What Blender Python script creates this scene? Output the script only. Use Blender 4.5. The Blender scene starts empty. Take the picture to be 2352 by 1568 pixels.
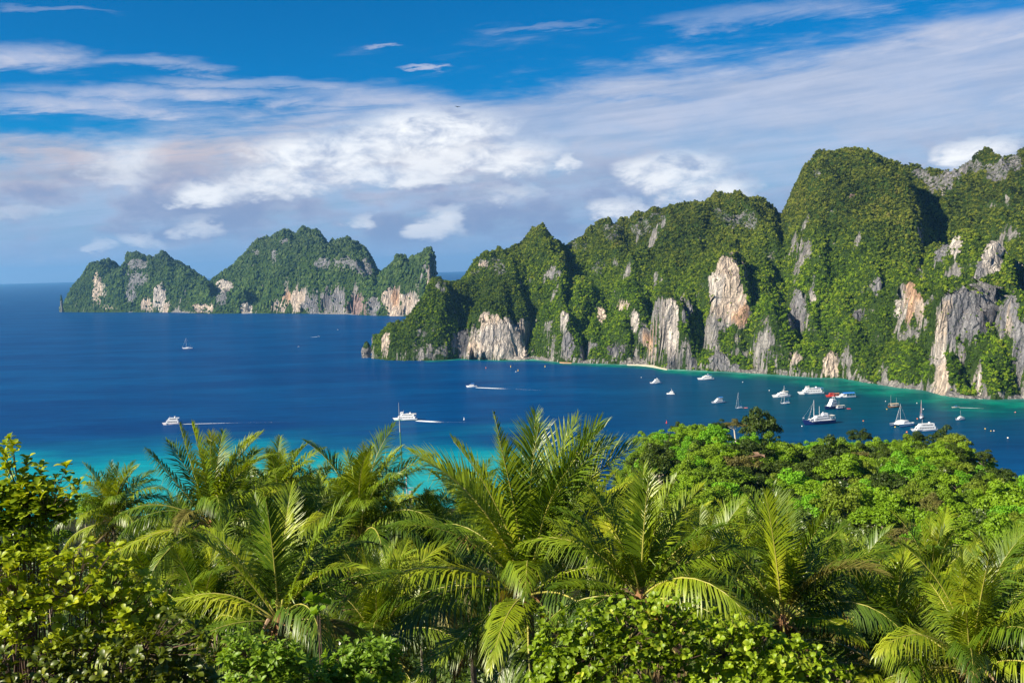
import bpy, math, random
import numpy as np
from mathutils import Vector, Matrix

# ------------------------------------------------------------------ camera
scene = bpy.context.scene
COL = scene.collection
R_ = math.radians
CAM_Z = 150.0
F_PX = 35.0 / 36.0 * 1024.0
PITCH = math.atan((341.0 - 265.0) / F_PX)
ROLL = math.atan(0.0268)
fw = Vector((0, math.cos(PITCH), -math.sin(PITCH)))
up0 = Vector((0, math.sin(PITCH), math.cos(PITCH)))
rt0 = Vector((1, 0, 0))
rt = rt0 * math.cos(ROLL) - up0 * math.sin(ROLL)
up = up0 * math.cos(ROLL) + rt0 * math.sin(ROLL)
cam_data = bpy.data.cameras.new('camera')
cam_data.lens = 35.0
cam_data.sensor_width = 36.0
cam_data.clip_start = 0.2
cam_data.clip_end = 150000.0
cam = bpy.data.objects.new('camera', cam_data)
cam.matrix_world = Matrix(((rt.x, up.x, -fw.x, 0), (rt.y, up.y, -fw.y, 0), (rt.z, up.z, -fw.z, CAM_Z), (0, 0, 0, 1)))
COL.objects.link(cam)
scene.camera = cam

# ------------------------------------------------------------------ light, exposure
SUN_DIR = Vector((-0.76, -0.35, 0.56)).normalized()      # towards the sun
sun_el = math.asin(SUN_DIR.z)
sun_rot = math.atan2(SUN_DIR.x, SUN_DIR.y)
sl = bpy.data.lights.new('sun', 'SUN')
sl.energy = 5.0
sl.angle = R_(0.5)
sl.color = (1.0, 0.90, 0.72)
sun = bpy.data.objects.new('sun', sl)
sun.rotation_euler = (-SUN_DIR).to_track_quat('-Z', 'Y').to_euler()
sun.location = (0, 0, 900)
COL.objects.link(sun)
scene.view_settings.view_transform = 'Standard'
scene.view_settings.look = 'None'
scene.view_settings.gamma = 1.0
scene.view_settings.use_curve_mapping = False
scene.view_settings.exposure = 1.0
scene.cycles.diffuse_bounces = 2
SKY_STRENGTH = 0.050


class N:
    """one float or vector socket in a node tree, with arithmetic"""
    def __init__(self, nt, s):
        self.nt, self.s = nt, s

    def _m(self, op, *a, clamp=False):
        n = self.nt.nodes.new('ShaderNodeMath')
        n.operation = op
        n.use_clamp = clamp
        for i, v in enumerate((self,) + a):
            if isinstance(v, N):
                self.nt.links.new(v.s, n.inputs[i])
            else:
                n.inputs[i].default_value = v
        return N(self.nt, n.outputs[0])

    def __add__(self, o): return self._m('ADD', o)
    __radd__ = __add__
    def __sub__(self, o): return self._m('SUBTRACT', o)
    def __rsub__(self, o): return (self * -1.0) + o
    def __mul__(self, o): return self._m('MULTIPLY', o)
    __rmul__ = __mul__
    def __truediv__(self, o): return self._m('DIVIDE', o)
    def __pow__(self, o): return self._m('POWER', o)
    def max(self, o): return self._m('MAXIMUM', o)
    def min(self, o): return self._m('MINIMUM', o)
    def clamp(self): return self._m('ADD', 0.0, clamp=True)

    def sstep(self, a, b):
        n = self.nt.nodes.new('ShaderNodeMapRange')
        n.interpolation_type = 'SMOOTHSTEP'
        self.nt.links.new(self.s, n.inputs[0])
        n.inputs[1].default_value = a
        n.inputs[2].default_value = b
        return N(self.nt, n.outputs[0])


def combine(nt, x, y, z):
    n = nt.nodes.new('ShaderNodeCombineXYZ')
    for i, v in enumerate((x, y, z)):
        if isinstance(v, N):
            nt.links.new(v.s, n.inputs[i])
        else:
            n.inputs[i].default_value = v
    return N(nt, n.outputs[0])


def noise(nt, vec, scale=1.0, detail=5.0, rough=0.55, dist=0.0, color=False):
    n = nt.nodes.new('ShaderNodeTexNoise')
    if vec is not None:
        nt.links.new(vec.s, n.inputs['Vector'])
    n.inputs['Scale'].default_value = scale
    n.inputs['Detail'].default_value = detail
    n.inputs['Roughness'].default_value = rough
    n.inputs['Distortion'].default_value = dist
    return N(nt, n.outputs['Color' if color else 'Fac'])


def mixc(nt, f, a, b, mode='MIX'):
    n = nt.nodes.new('ShaderNodeMix')
    n.data_type = 'RGBA'
    n.blend_type = mode
    for i, v in ((0, f), (6, a), (7, b)):
        if isinstance(v, N):
            nt.links.new(v.s, n.inputs[i])
        elif i == 0:
            n.inputs[0].default_value = v
        else:
            n.inputs[i].default_value = (v[0], v[1], v[2], 1)
    return N(nt, n.outputs[2])


def scalec(nt, a, f):
    n = nt.nodes.new('ShaderNodeVectorMath')
    n.operation = 'SCALE'
    nt.links.new(a.s, n.inputs[0])
    if isinstance(f, N):
        nt.links.new(f.s, n.inputs[3])
    else:
        n.inputs[3].default_value = f
    return N(nt, n.outputs[0])


K = 1024.0 / 2352.0          # reading scale used when measuring the photograph


def ray(dx, dy):
    x = dx * K - 512.0
    y = 341.0 - dy * K
    return fw * F_PX + rt * x + up * y


def at(dx, dy, Y):
    """world point seen in that direction at forward distance Y"""
    d = ray(dx, dy)
    t = Y / d.y
    return Vector((d.x * t, Y, CAM_Z + d.z * t))


def on_sea(dx, dy, z=0.0):
    d = ray(dx, dy)
    t = (z - CAM_Z) / d.z
    return Vector((d.x * t, d.y * t, z))


def proj(x, y, z):
    """arrays -> reading coordinates"""
    z = z - CAM_Z
    cx = x * rt.x + y * rt.y + z * rt.z
    cy = x * up.x + y * up.y + z * up.z
    cz = x * fw.x + y * fw.y + z * fw.z
    return (cx / cz * F_PX + 512.0) / K, (341.0 - cy / cz * F_PX) / K


# ------------------------------------------------------------------ sky
world = bpy.data.worlds.new('World')
scene.world = world
world.use_nodes = True
nt = world.node_tree
nt.nodes.clear()
out = nt.nodes.new('ShaderNodeOutputWorld')
bg = nt.nodes.new('ShaderNodeBackground')
nt.links.new(bg.outputs[0], out.inputs[0])
bg.inputs[1].default_value = SKY_STRENGTH
sky = nt.nodes.new('ShaderNodeTexSky')
sky.sky_type = 'NISHITA'
sky.sun_disc = False
sky.sun_elevation = sun_el
sky.sun_rotation = sun_rot
sky.altitude = 150
sky.air_density = 0.75
sky.dust_density = 0.15
sky.ozone_density = 5.0
skyc = N(nt, sky.outputs[0])
# polarised look: deeper, more saturated blue
hsv = nt.nodes.new('ShaderNodeHueSaturation')
hsv.inputs['Saturation'].default_value = 1.45
hsv.inputs['Value'].default_value = 1.0
nt.links.new(sky.outputs[0], hsv.inputs['Color'])
skyc = mixc(nt, 1.0, N(nt, hsv.outputs[0]), (0.02, 1.20, 1.16), 'MULTIPLY')
tc = nt.nodes.new('ShaderNodeTexCoord')
sep = nt.nodes.new('ShaderNodeSeparateXYZ')
nt.links.new(tc.outputs['Generated'], sep.inputs[0])
dx, dy, dz = (N(nt, sep.outputs[i]) for i in range(3))
az = dx._m('ARCTAN2', dy)
el = dz._m('ARCSINE')


def azel(px, py):
    d = ray(px, py).normalized()
    return math.atan2(d.x, d.y), math.asin(d.z)


# warped coordinates for soft streaky cloud edges
cvec = combine(nt, az * 5.0, el * 26.0, 0.3)
w1 = noise(nt, cvec, 1.6, 6, 0.6)
w2 = noise(nt, combine(nt, az * 9.0 + el * 10.0, el * 60.0 - az * 6.0, 4.2), 1.0, 8, 0.62, 0.4)
w3 = noise(nt, combine(nt, az * 16.0, el * 34.0, 9.1), 1.5, 9, 0.6, 0.3)
w4 = noise(nt, combine(nt, az * 3.0, el * 90.0 - az * 8.0, 2.2), 1.2, 7, 0.6, 0.6)
w5 = noise(nt, combine(nt, az * 30.0, el * 60.0, 5.1), 1.5, 9, 0.62, 0.2)
w6 = noise(nt, combine(nt, az * 7.0, el * 15.0, 7.7), 1.5, 6, 0.55, 0.2)
# the high veil: upper edge climbs towards the right
edge = (az * 0.10 + 0.168) + (w1 - 0.5) * 0.10 + (w2 - 0.5) * 0.05
veil = 1.0 - (el - edge).sstep(-0.028, 0.022)
veil = veil * (0.78 + 0.22 * w6.sstep(0.25, 0.65))
low = el.sstep(0.0, 0.085)                                    # thinner again near the horizon
veil = veil * (0.72 + 0.28 * low)
holes = w4.sstep(0.50, 0.68) * (az * -1.0).sstep(-0.10, 0.25) * el.sstep(0.075, 0.13)
veil = veil * (1.0 - 0.75 * holes)
wisps = w2.sstep(0.52, 0.80) * (1.0 - (el - edge - 0.02).sstep(-0.03, 0.055)) * 0.6
veil = (veil * 0.88).max(wisps).clamp()
warm = w6.sstep(0.42, 0.62) * (1.0 - (el - 0.11).sstep(0.0, 0.04)) * el.sstep(0.03, 0.07) * (az * -1.0).sstep(-0.25, 0.2)
veil_col = mixc(nt, warm, (5.3, 5.9, 7.5), (6.9, 6.0, 6.2))
veil_col = mixc(nt, (1.0 - el.sstep(0.02, 0.12)) * 0.6, veil_col, (2.9, 4.0, 6.8))
skyc = mixc(nt, (1.0 - el.sstep(0.0, 0.125)) * 0.92, skyc, (2.4, 3.9, 6.8))
veil = veil * (0.88 + 0.20 * (w2 * 0.6 + w4 * 0.4).sstep(0.36, 0.62))
veil_col = mixc(nt, (w4 * 0.5 + w2 * 0.5).sstep(0.36, 0.64), scalec(nt, veil_col, 0.93), scalec(nt, veil_col, 1.06))
c = mixc(nt, veil.clamp(), skyc, veil_col)
lumpy = w3.sstep(0.50, 0.66) * w6.sstep(0.40, 0.60) * (1.0 - el.sstep(0.09, 0.135)) * el.sstep(0.004, 0.02)
c = mixc(nt, lumpy * 0.75, c, (6.2, 6.7, 8.0))
# grey-blue undersides drifting below the veil
dark = (w6 * 0.7 + w3 * 0.3).sstep(0.45, 0.62) * (1.0 - el.sstep(0.075, 0.125)) * el.sstep(0.01, 0.035)
c = mixc(nt, dark * 0.85, c, (2.5, 3.4, 5.6))
# bright cumulus heads: soft blobs broken up by noise; (x, y, half width, half height, strength)
blobs = [(990, 300, 150, 44, 1.0), (880, 330, 110, 50, 0.9), (760, 355, 130, 45, 0.95), (680, 400, 110, 36, 0.8), (860, 400, 210, 24, 0.8),
         (1050, 350, 130, 36, 0.75), (1160, 360, 100, 34, 0.85),
         (520, 437, 75, 24, 0.85), (310, 370, 80, 44, 0.5), (1550, 390, 85, 36, 0.85), (1625, 447, 75, 34, 1.0),
         (1298, 372, 36, 16, 0.85), (1040, 505, 46, 30, 0.62), (1430, 480, 60, 22, 0.9), (330, 552, 52, 16, 0.5), (490, 515, 46, 17, 0.45),
         (2265, 350, 95, 30, 1.0), (850, 505, 36, 12, 0.5), (220, 560, 26, 9, 0.45), (50, 480, 60, 14, 0.25), (1180, 445, 60, 16, 0.5),
         (2900, 420, 180, 50, 0.9), (3300, 330, 160, 40, 0.7), (-420, 430, 190, 46, 0.8), (-900, 500, 160, 30, 0.7)]
streaks = [(60, 135, 190, 34, 0.95), (350, 150, 160, 18, 0.75), (420, 218, 330, 22, 1.0), (200, 240, 330, 22, 0.9), (600, 190, 260, 12, 0.6), (800, 215, 160, 24, 0.55), (860, 103, 34, 4, 0.6), (955, 158, 46, 5, 0.9), (1750, 35, 260, 26, 0.55),
           (1250, 60, 120, 8, 0.3), (2250, 70, 220, 30, 0.7), (140, 22, 130, 8, 0.35), (-500, 160, 260, 40, 0.9), (2800, 60, 300, 40, 0.8)]
# each blob is broken up by the same two noises
br = (w3 - 0.5) * 0.62 + (w5 - 0.5) * 0.34 + (w6 - 0.5) * 0.7
azw = az + (w6 - 0.5) * 0.12 + (w3 - 0.5) * 0.05
elw = el + (w3 - 0.5) * 0.030 + (w6 - 0.5) * 0.018 + (w5 - 0.5) * 0.010
tot = None
for (bx, by, bw, bh, s) in blobs:
    a0, e0 = azel(bx, by)
    a1, e1 = azel(bx + bw, by)
    a2, e2 = azel(bx, by - bh)
    qa = (azw - a0) * (1.0 / (abs(a1 - a0) * 1.25))
    qe = (elw - e0) * (1.0 / (abs(e2 - e0) * 1.25))
    q = qa * qa + qe * qe
    g = (1.20 - q + br).sstep(-0.40, 1.25) * s * (1.0 - q.sstep(1.0, 2.6))
    tot = g if tot is None else tot.max(g)
st_ = None
for (bx, by, bw, bh, s) in streaks:
    a0, e0 = azel(bx, by)
    a1, e1 = azel(bx + bw, by)
    a2, e2 = azel(bx, by - bh)
    qa = (az + (w1 - 0.5) * 0.10 - a0) * (1.0 / (abs(a1 - a0) * 1.2))
    qe = (el + (w2 - 0.5) * 0.026 + (w1 - 0.5) * 0.02 + az * 0.0 - e0) * (1.0 / (abs(e2 - e0) * 1.2))
    q = qa * qa + qe * qe
    g = (1.0 - q + (w2 - 0.5) * 2.2 + (w5 - 0.5) * 0.5).sstep(-0.2, 1.4) * s * (1.0 - q.sstep(1.0, 2.4))
    st_ = g if st_ is None else st_.max(g)
c = mixc(nt, st_.clamp() * 0.9, c, mixc(nt, w3.sstep(0.35, 0.65), (5.0, 5.8, 7.8), (7.2, 7.2, 8.2)))
shade = (w3 * 0.55 + w6 * 0.25 + w5 * 0.20).sstep(0.36, 0.60)
cum_col = mixc(nt, shade, (3.9, 4.8, 6.8), (10.6, 10.8, 11.0))
c = mixc(nt, tot.clamp(), c, cum_col)
# pale air right at the horizon
c = mixc(nt, (1.0 - el.sstep(-0.005, 0.05)) * 0.45, c, (2.7, 4.2, 7.2))
nt.links.new(c.s, bg.inputs[0])


# ------------------------------------------------------------------ helpers: meshes and objects
def mesh_np(name, verts, faces, smooth=False):
    verts = np.asarray(verts, dtype=np.float32)
    faces = np.asarray(faces, dtype=np.int32)
    me = bpy.data.meshes.new(name)
    m, k = faces.shape
    me.vertices.add(len(verts))
    me.vertices.foreach_set('co', verts.ravel())
    me.loops.add(m * k)
    me.loops.foreach_set('vertex_index', faces.ravel())
    me.polygons.add(m)
    me.polygons.foreach_set('loop_start', np.arange(0, m * k, k, dtype=np.int32))
    me.polygons.foreach_set('loop_total', np.full(m, k, dtype=np.int32))
    if smooth:
        me.polygons.foreach_set('use_smooth', np.ones(m, dtype=bool))
    me.update()
    me.validate()
    return me


def add_attr(me, name, kind, data):
    a = me.attributes.new(name, kind, 'POINT')
    data = np.asarray(data, dtype=np.int32 if kind == 'INT' else np.float32)
    a.data.foreach_set({'FLOAT': 'value', 'INT': 'value', 'FLOAT_VECTOR': 'vector', 'FLOAT_COLOR': 'color'}[kind], data.ravel())


def obj(name, me, mat=None, parent=None, loc=None, rot=None):
    o = bpy.data.objects.new(name, me)
    COL.objects.link(o)
    if mat is not None and me is not None and len(me.materials) == 0:
        me.materials.append(mat)
    if parent is not None:
        o.parent = parent
    if loc is not None:
        o.location = loc
    if rot is not None:
        o.rotation_euler = rot
    return o


def thing(name, label, cat, loc=(0, 0, 0), rz=0.0, group=None):
    o = bpy.data.objects.new(name, None)
    o.empty_display_size = 0.3
    COL.objects.link(o)
    o.location = loc
    o.rotation_euler = (0, 0, rz)
    tag(o, label, cat, group)
    return o


def tag(o, label, cat, group=None):
    o['label'] = label
    o['category'] = cat
    if group:
        o['group'] = group
    return o


def kind(o, k):
    o['kind'] = k
    return o


class MB:
    """collects simple shapes as polygons, then links them as one mesh"""
    def __init__(self):
        self.v, self.f = [], []

    def poly(self, pts, faces):
        b = len(self.v)
        self.v += [tuple(p) for p in pts]
        self.f += [tuple(b + i for i in f) for f in faces]

    def box(self, cx, cy, cz, sx, sy, sz, taper=0.0, rake=0.0, topx=1.0):
        """z from cz to cz+sz; taper narrows the top in y, rake pushes the front (+x) top back"""
        hx, hy = sx / 2, sy / 2
        ty = hy * (1 - taper)
        p = [(cx - hx, cy - hy, cz), (cx + hx, cy - hy, cz), (cx + hx, cy + hy, cz), (cx - hx, cy + hy, cz),
             (cx - hx * topx, cy - ty, cz + sz), (cx + hx - rake, cy - ty, cz + sz), (cx + hx - rake, cy + ty, cz + sz), (cx - hx * topx, cy + ty, cz + sz)]
        self.poly(p, [(0, 3, 2, 1), (4, 5, 6, 7), (0, 1, 5, 4), (1, 2, 6, 5), (2, 3, 7, 6), (3, 0, 4, 7)])

    def tube(self, pts, radii, n=6):
        b = len(self.v)
        pts = [Vector(p) for p in pts]
        for i, p in enumerate(pts):
            t = (pts[min(i + 1, len(pts) - 1)] - pts[max(i - 1, 0)]).normalized()
            a = t.orthogonal().normalized() if i == 0 else (a - t * a.dot(t)).normalized()
            c_ = t.cross(a)
            for j in range(n):
                w = 2 * math.pi * j / n
                self.v.append(tuple(p + (a * math.cos(w) + c_ * math.sin(w)) * radii[i]))
        for i in range(len(pts) - 1):
            for j in range(n):
                j2 = (j + 1) % n
                self.f.append((b + i * n + j, b + i * n + j2, b + (i + 1) * n + j2, b + (i + 1) * n + j))
        self.f.append(tuple(b + j for j in reversed(range(n))))
        self.f.append(tuple(b + (len(pts) - 1) * n + j for j in range(n)))

    def ball(self, c_, rx, ry, rz, nu=8, nv=5):
        pts, fs = [], []
        for i in range(nv + 1):
            th = math.pi * i / nv
            for j in range(nu):
                ph = 2 * math.pi * j / nu
                pts.append((c_[0] + rx * math.sin(th) * math.cos(ph), c_[1] + ry * math.sin(th) * math.sin(ph), c_[2] + rz * math.cos(th)))
        for i in range(nv):
            for j in range(nu):
                j2 = (j + 1) % nu
                fs.append((i * nu + j, (i + 1) * nu + j, (i + 1) * nu + j2, i * nu + j2))
        self.poly(pts, fs)

    def mesh(self, name, smooth=False):
        me = bpy.data.meshes.new(name)
        me.from_pydata(self.v, [], self.f)
        if smooth:
            me.polygons.foreach_set('use_smooth', [True] * len(me.polygons))
        me.update()
        return me

    def build(self, name, mat, parent=None, smooth=False, **kw):
        return obj(name, self.mesh(name, smooth), mat, parent, **kw)


# ------------------------------------------------------------------ helpers: noise in numpy
def _hash(ix, iy, seed):
    h = (ix.astype(np.uint64) * np.uint64(374761393) + iy.astype(np.uint64) * np.uint64(668265263) + np.uint64(seed) * np.uint64(2246822519)) & np.uint64(0xffffffff)
    h = ((h ^ (h >> np.uint64(13))) * np.uint64(1274126177)) & np.uint64(0xffffffff)
    h = h ^ (h >> np.uint64(16))
    return h.astype(np.float64) / 4294967295.0


def vnoise(x, y, seed=0):
    x = np.asarray(x, float) + 10000.0
    y = np.asarray(y, float) + 10000.0
    ix, iy = np.floor(x), np.floor(y)
    fx, fy = x - ix, y - iy
    fx = fx * fx * fx * (fx * (fx * 6 - 15) + 10)
    fy = fy * fy * fy * (fy * (fy * 6 - 15) + 10)
    a = _hash(ix, iy, seed)
    b = _hash(ix + 1, iy, seed)
    c_ = _hash(ix, iy + 1, seed)
    d = _hash(ix + 1, iy + 1, seed)
    return (a * (1 - fx) + b * fx) * (1 - fy) + (c_ * (1 - fx) + d * fx) * fy


def fbm(x, y, seed=0, octv=4, gain=0.5):
    s, a, t = 0.0, 1.0, 0.0
    for i in range(octv):
        s = s + a * vnoise(x * 2 ** i, y * 2 ** i, seed + i * 17)
        t += a
        a *= gain
    return s / t            # 0..1


def ridged(x, y, seed=0, octv=4):
    s, a, t = 0.0, 1.0, 0.0
    for i in range(octv):
        s = s + a * (1 - np.abs(2 * vnoise(x * 2 ** i, y * 2 ** i, seed + i * 31) - 1))
        t += a
        a *= 0.5
    return s / t


def sst(a, b, x):
    t = np.clip((x - a) / (b - a), 0, 1)
    return t * t * (3 - 2 * t)


# ------------------------------------------------------------------ materials
def new_mat(name):
    m = bpy.data.materials.new(name)
    m.use_nodes = True
    t = m.node_tree
    t.nodes.clear()
    o = t.nodes.new('ShaderNodeOutputMaterial')
    return m, t, o


def bsdf(t, kind_, color=None, rough=None, normal=None):
    n = t.nodes.new(kind_)
    if color is not None:
        if isinstance(color, N):
            t.links.new(color.s, n.inputs['Color'])
        else:
            n.inputs['Color'].default_value = (*color, 1)
    if rough is not None:
        n.inputs['Roughness'].default_value = rough
    if normal is not None:
        t.links.new(normal, n.inputs['Normal'])
    return n.outputs[0]


def mixs(t, f, a, b):
    n = t.nodes.new('ShaderNodeMixShader')
    if isinstance(f, N):
        t.links.new(f.s, n.inputs[0])
    else:
        n.inputs[0].default_value = f
    t.links.new(a, n.inputs[1])
    t.links.new(b, n.inputs[2])
    return n.outputs[0]


def bump(t, h, strength, dist):
    n = t.nodes.new('ShaderNodeBump')
    n.inputs['Strength'].default_value = strength
    n.inputs['Distance'].default_value = dist
    t.links.new(h.s, n.inputs['Height'])
    return n.outputs[0]


def coords(t, which='Object'):
    n = t.nodes.new('ShaderNodeTexCoord')
    return N(t, n.outputs[which])


def geopos(t):
    n = t.nodes.new('ShaderNodeNewGeometry')
    return N(t, n.outputs['Position'])


def ramp(t, f, stops):
    n = t.nodes.new('ShaderNodeValToRGB')
    t.links.new(f.s, n.inputs[0])
    e = n.color_ramp.elements
    while len(e) < len(stops):
        e.new(0.5)
    for i, (p, c_) in enumerate(stops):
        e[i].position = p
        e[i].color = (*c_, 1)
    return N(t, n.outputs[0])


def leaf_mat(name, cols, trans=0.3, gloss=0.05, rough=0.4, nscale=0.8, patch=None, namt=0.5):
    """cols: dark .. light base colours chosen by object random and noise"""
    m, t, o = new_mat(name)
    oi = t.nodes.new('ShaderNodeObjectInfo')
    rnd = N(t, oi.outputs['Random'])
    pos = geopos(t)
    nz = noise(t, pos, nscale, 4, 0.65)
    f = (rnd * (1.0 - namt) + (nz - 0.5) * 2.2 * namt + 0.5 * namt).clamp()
    st = [(i / (len(cols) - 1), c_) for i, c_ in enumerate(cols)]
    c_ = ramp(t, f, st)
    if patch is not None:
        pz = noise(t, pos, patch[0], 3, 0.5)
        c_ = mixc(t, pz.sstep(patch[1], patch[1] + 0.12) * patch[3], c_, patch[2])
    d = bsdf(t, 'ShaderNodeBsdfDiffuse', c_)
    tr = bsdf(t, 'ShaderNodeBsdfTranslucent', mixc(t, 1.0, c_, (1.25, 1.15, 0.45), 'MULTIPLY'))
    s = mixs(t, trans, d, tr)
    if gloss > 0:
        s = mixs(t, gloss, s, bsdf(t, 'ShaderNodeBsdfGlossy', (1, 1, 1), rough))
    t.links.new(s, o.inputs[0])
    return m


def plain(name, col, rough=0.5, gloss=0.0, var=0.12, nscale=2.0, bumpd=0.0):
    m, t, o = new_mat(name)
    p = t.nodes.new('ShaderNodeBsdfPrincipled')
    nz = noise(t, coords(t), nscale, 5, 0.6)
    c_ = mixc(t, nz, tuple(v * (1 - var) for v in col), tuple(min(1, v * (1 + var)) for v in col))
    t.links.new(c_.s, p.inputs['Base Color'])
    p.inputs['Roughness'].default_value = rough
    p.inputs['Specular IOR Level'].default_value = 0.3 + gloss
    if bumpd:
        t.links.new(bump(t, nz, 0.6, bumpd), p.inputs['Normal'])
    t.links.new(p.outputs[0], o.inputs[0])
    return m


def rock_mat(name, streak=0.12, veg=(0.040, 0.070, 0.015)):
    """vegetated limestone: vertex colour 'rockcol' where attribute 'rock' says bare"""
    m, t, o = new_mat(name)
    pos = geopos(t)
    mp = t.nodes.new('ShaderNodeMapping')
    mp.inputs['Scale'].default_value = (1, 1, streak)
    t.links.new(pos.s, mp.inputs[0])
    sv = N(t, mp.outputs[0])
    a = t.nodes.new('ShaderNodeAttribute')
    a.attribute_name = 'rock'
    rk = N(t, a.outputs['Fac'])
    b = t.nodes.new('ShaderNodeAttribute')
    b.attribute_name = 'rockcol'
    rc = N(t, b.outputs['Color'])
    n1 = noise(t, sv, 0.16, 7, 0.68, 0.4)
    n2 = noise(t, sv, 0.5, 6, 0.7, 0.3)
    n3 = noise(t, pos, 0.10, 6, 0.62)
    # stains: dark water streaks, pale and rusty washes
    rcol = mixc(t, n1.sstep(0.40, 0.62), mixc(t, 1.0, rc, (0.62, 0.61, 0.62), 'MULTIPLY'), mixc(t, 1.0, rc, (1.22, 1.18, 1.12), 'MULTIPLY'))
    rcol = mixc(t, n2.sstep(0.58, 0.76) * 0.55, rcol, mixc(t, 1.0, rc, (0.30, 0.31, 0.34), 'MULTIPLY'))
    rcol = mixc(t, n3.sstep(0.55, 0.75) * 0.28, rcol, mixc(t, 1.0, rc, (1.15, 0.82, 0.60), 'MULTIPLY'))
    mp2 = t.nodes.new('ShaderNodeMapping')
    mp2.inputs['Scale'].default_value = (0.13, 0.13, 0.030)
    dn = noise(t, pos, 0.12, 4, 0.6, 0.0, True)
    wv = t.nodes.new('ShaderNodeVectorMath')
    wv.operation = 'MULTIPLY_ADD'
    t.links.new(dn.s, wv.inputs[0])
    wv.inputs[1].default_value = (9, 9, 14)
    t.links.new(pos.s, wv.inputs[2])
    t.links.new(wv.outputs[0], mp2.inputs[0])
    vo = t.nodes.new('ShaderNodeTexVoronoi')
    vo.feature = 'DISTANCE_TO_EDGE'
    t.links.new(mp2.outputs[0], vo.inputs['Vector'])
    vo.inputs['Scale'].default_value = 1.0
    joint = N(t, vo.outputs['Distance'])
    rcol = mixc(t, (1.0 - joint.sstep(0.0, 0.10)) * 0.55, rcol, mixc(t, 1.0, rc, (0.32, 0.32, 0.34), 'MULTIPLY'))
    g1 = noise(t, pos, 0.25, 5, 0.7)
    gcol = mixc(t, g1, tuple(v * 0.5 for v in veg), tuple(v * 1.5 for v in veg))
    f = (rk + (n3 - 0.5) * 0.9 + (g1 - 0.5) * 0.5).sstep(0.42, 0.58)
    col = mixc(t, f, gcol, rcol)
    hh = n1 * 1.0 + n2 * 0.6 + joint.min(0.25) * 2.5
    d = bsdf(t, 'ShaderNodeBsdfDiffuse', col, None, bump(t, hh, 1.0, 5.0))
    t.links.new(d, o.inputs[0])
    return m


# ------------------------------------------------------------------ helpers: scatter (one object, counted by nobody)
def scatter(name, pts, scl, rots, idx, sources, mat):
    """one 'stuff' object whose vertices carry leaf clumps; sources are meshes"""
    coll = bpy.data.collections.new(name + '_kinds')
    for i, me in enumerate(sources):
        if len(me.materials) == 0:
            me.materials.append(mat)
        so = bpy.data.objects.new('%s_kind_%02d' % (name, i), me)
        coll.objects.link(so)
    me = bpy.data.meshes.new(name)
    me.vertices.add(len(pts))
    me.vertices.foreach_set('co', np.asarray(pts, np.float32).ravel())
    add_attr(me, 'scl', 'FLOAT_VECTOR', scl)
    add_attr(me, 'rot', 'FLOAT_VECTOR', rots)
    add_attr(me, 'pick', 'INT', idx)
    me.update()
    o = obj(name, me)
    g = bpy.data.node_groups.new(name, 'GeometryNodeTree')
    g.interface.new_socket('Geometry', in_out='INPUT', socket_type='NodeSocketGeometry')
    g.interface.new_socket('Geometry', in_out='OUTPUT', socket_type='NodeSocketGeometry')
    gi = g.nodes.new('NodeGroupInput')
    go = g.nodes.new('NodeGroupOutput')
    iop = g.nodes.new('GeometryNodeInstanceOnPoints')
    ci = g.nodes.new('GeometryNodeCollectionInfo')
    ci.inputs['Collection'].default_value = coll
    ci.inputs['Separate Children'].default_value = True
    ci.inputs['Reset Children'].default_value = True

    def named(n_, ty):
        q = g.nodes.new('GeometryNodeInputNamedAttribute')
        q.data_type = ty
        q.inputs[0].default_value = n_
        return q.outputs[0]
    e2r = g.nodes.new('FunctionNodeEulerToRotation')
    g.links.new(named('rot', 'FLOAT_VECTOR'), e2r.inputs[0])
    g.links.new(gi.outputs[0], iop.inputs['Points'])
    g.links.new(ci.outputs[0], iop.inputs['Instance'])
    iop.inputs['Pick Instance'].default_value = True
    g.links.new(named('pick', 'INT'), iop.inputs['Instance Index'])
    g.links.new(e2r.outputs[0], iop.inputs['Rotation'])
    g.links.new(named('scl', 'FLOAT_VECTOR'), iop.inputs['Scale'])
    g.links.new(iop.outputs[0], go.inputs[0])
    md = o.modifiers.new('scatter', 'NODES')
    md.node_group = g
    o['kind'] = 'stuff'
    return o


def rng(seed):
    return np.random.default_rng(seed)


def unit_dirs(r, n):
    v = r.normal(size=(n, 3))
    return v / np.linalg.norm(v, axis=1, keepdims=True)


def leaf_cloud(name, seed, clumps, nleaf, size, jitter=0.7, aspect=0.6):
    """leaf-sized faces over a set of clump balls: clumps = [(x,y,z,rx,rz)]"""
    r = rng(seed)
    clumps = np.asarray(clumps, float)
    wgt = clumps[:, 3] ** 2
    pick = r.choice(len(clumps), nleaf, p=wgt / wgt.sum())
    d = unit_dirs(r, nleaf)
    d[:, 2] = np.where(d[:, 2] < -0.35, -d[:, 2] * 0.6, d[:, 2])
    rad = 0.62 + 0.42 * r.random(nleaf) ** 0.6
    c_ = clumps[pick]
    p = c_[:, :3] + d * rad[:, None] * np.stack([c_[:, 3], c_[:, 3], c_[:, 4]], 1)
    nrm = d + r.normal(size=(nleaf, 3)) * jitter
    nrm[:, 2] += 0.25
    nrm /= np.linalg.norm(nrm, axis=1, keepdims=True)
    t_ = np.cross(nrm, r.normal(size=(nleaf, 3)))
    t_ /= np.linalg.norm(t_, axis=1, keepdims=True) + 1e-9
    b_ = np.cross(nrm, t_)
    s = size * (0.6 + 0.8 * r.random(nleaf))[:, None]
    v = np.stack([p - t_ * s, p + b_ * s * aspect, p + t_ * s, p - b_ * s * aspect], 1).reshape(-1, 3)
    f = np.arange(nleaf * 4).reshape(-1, 4)
    return mesh_np(name, v, f)


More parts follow.
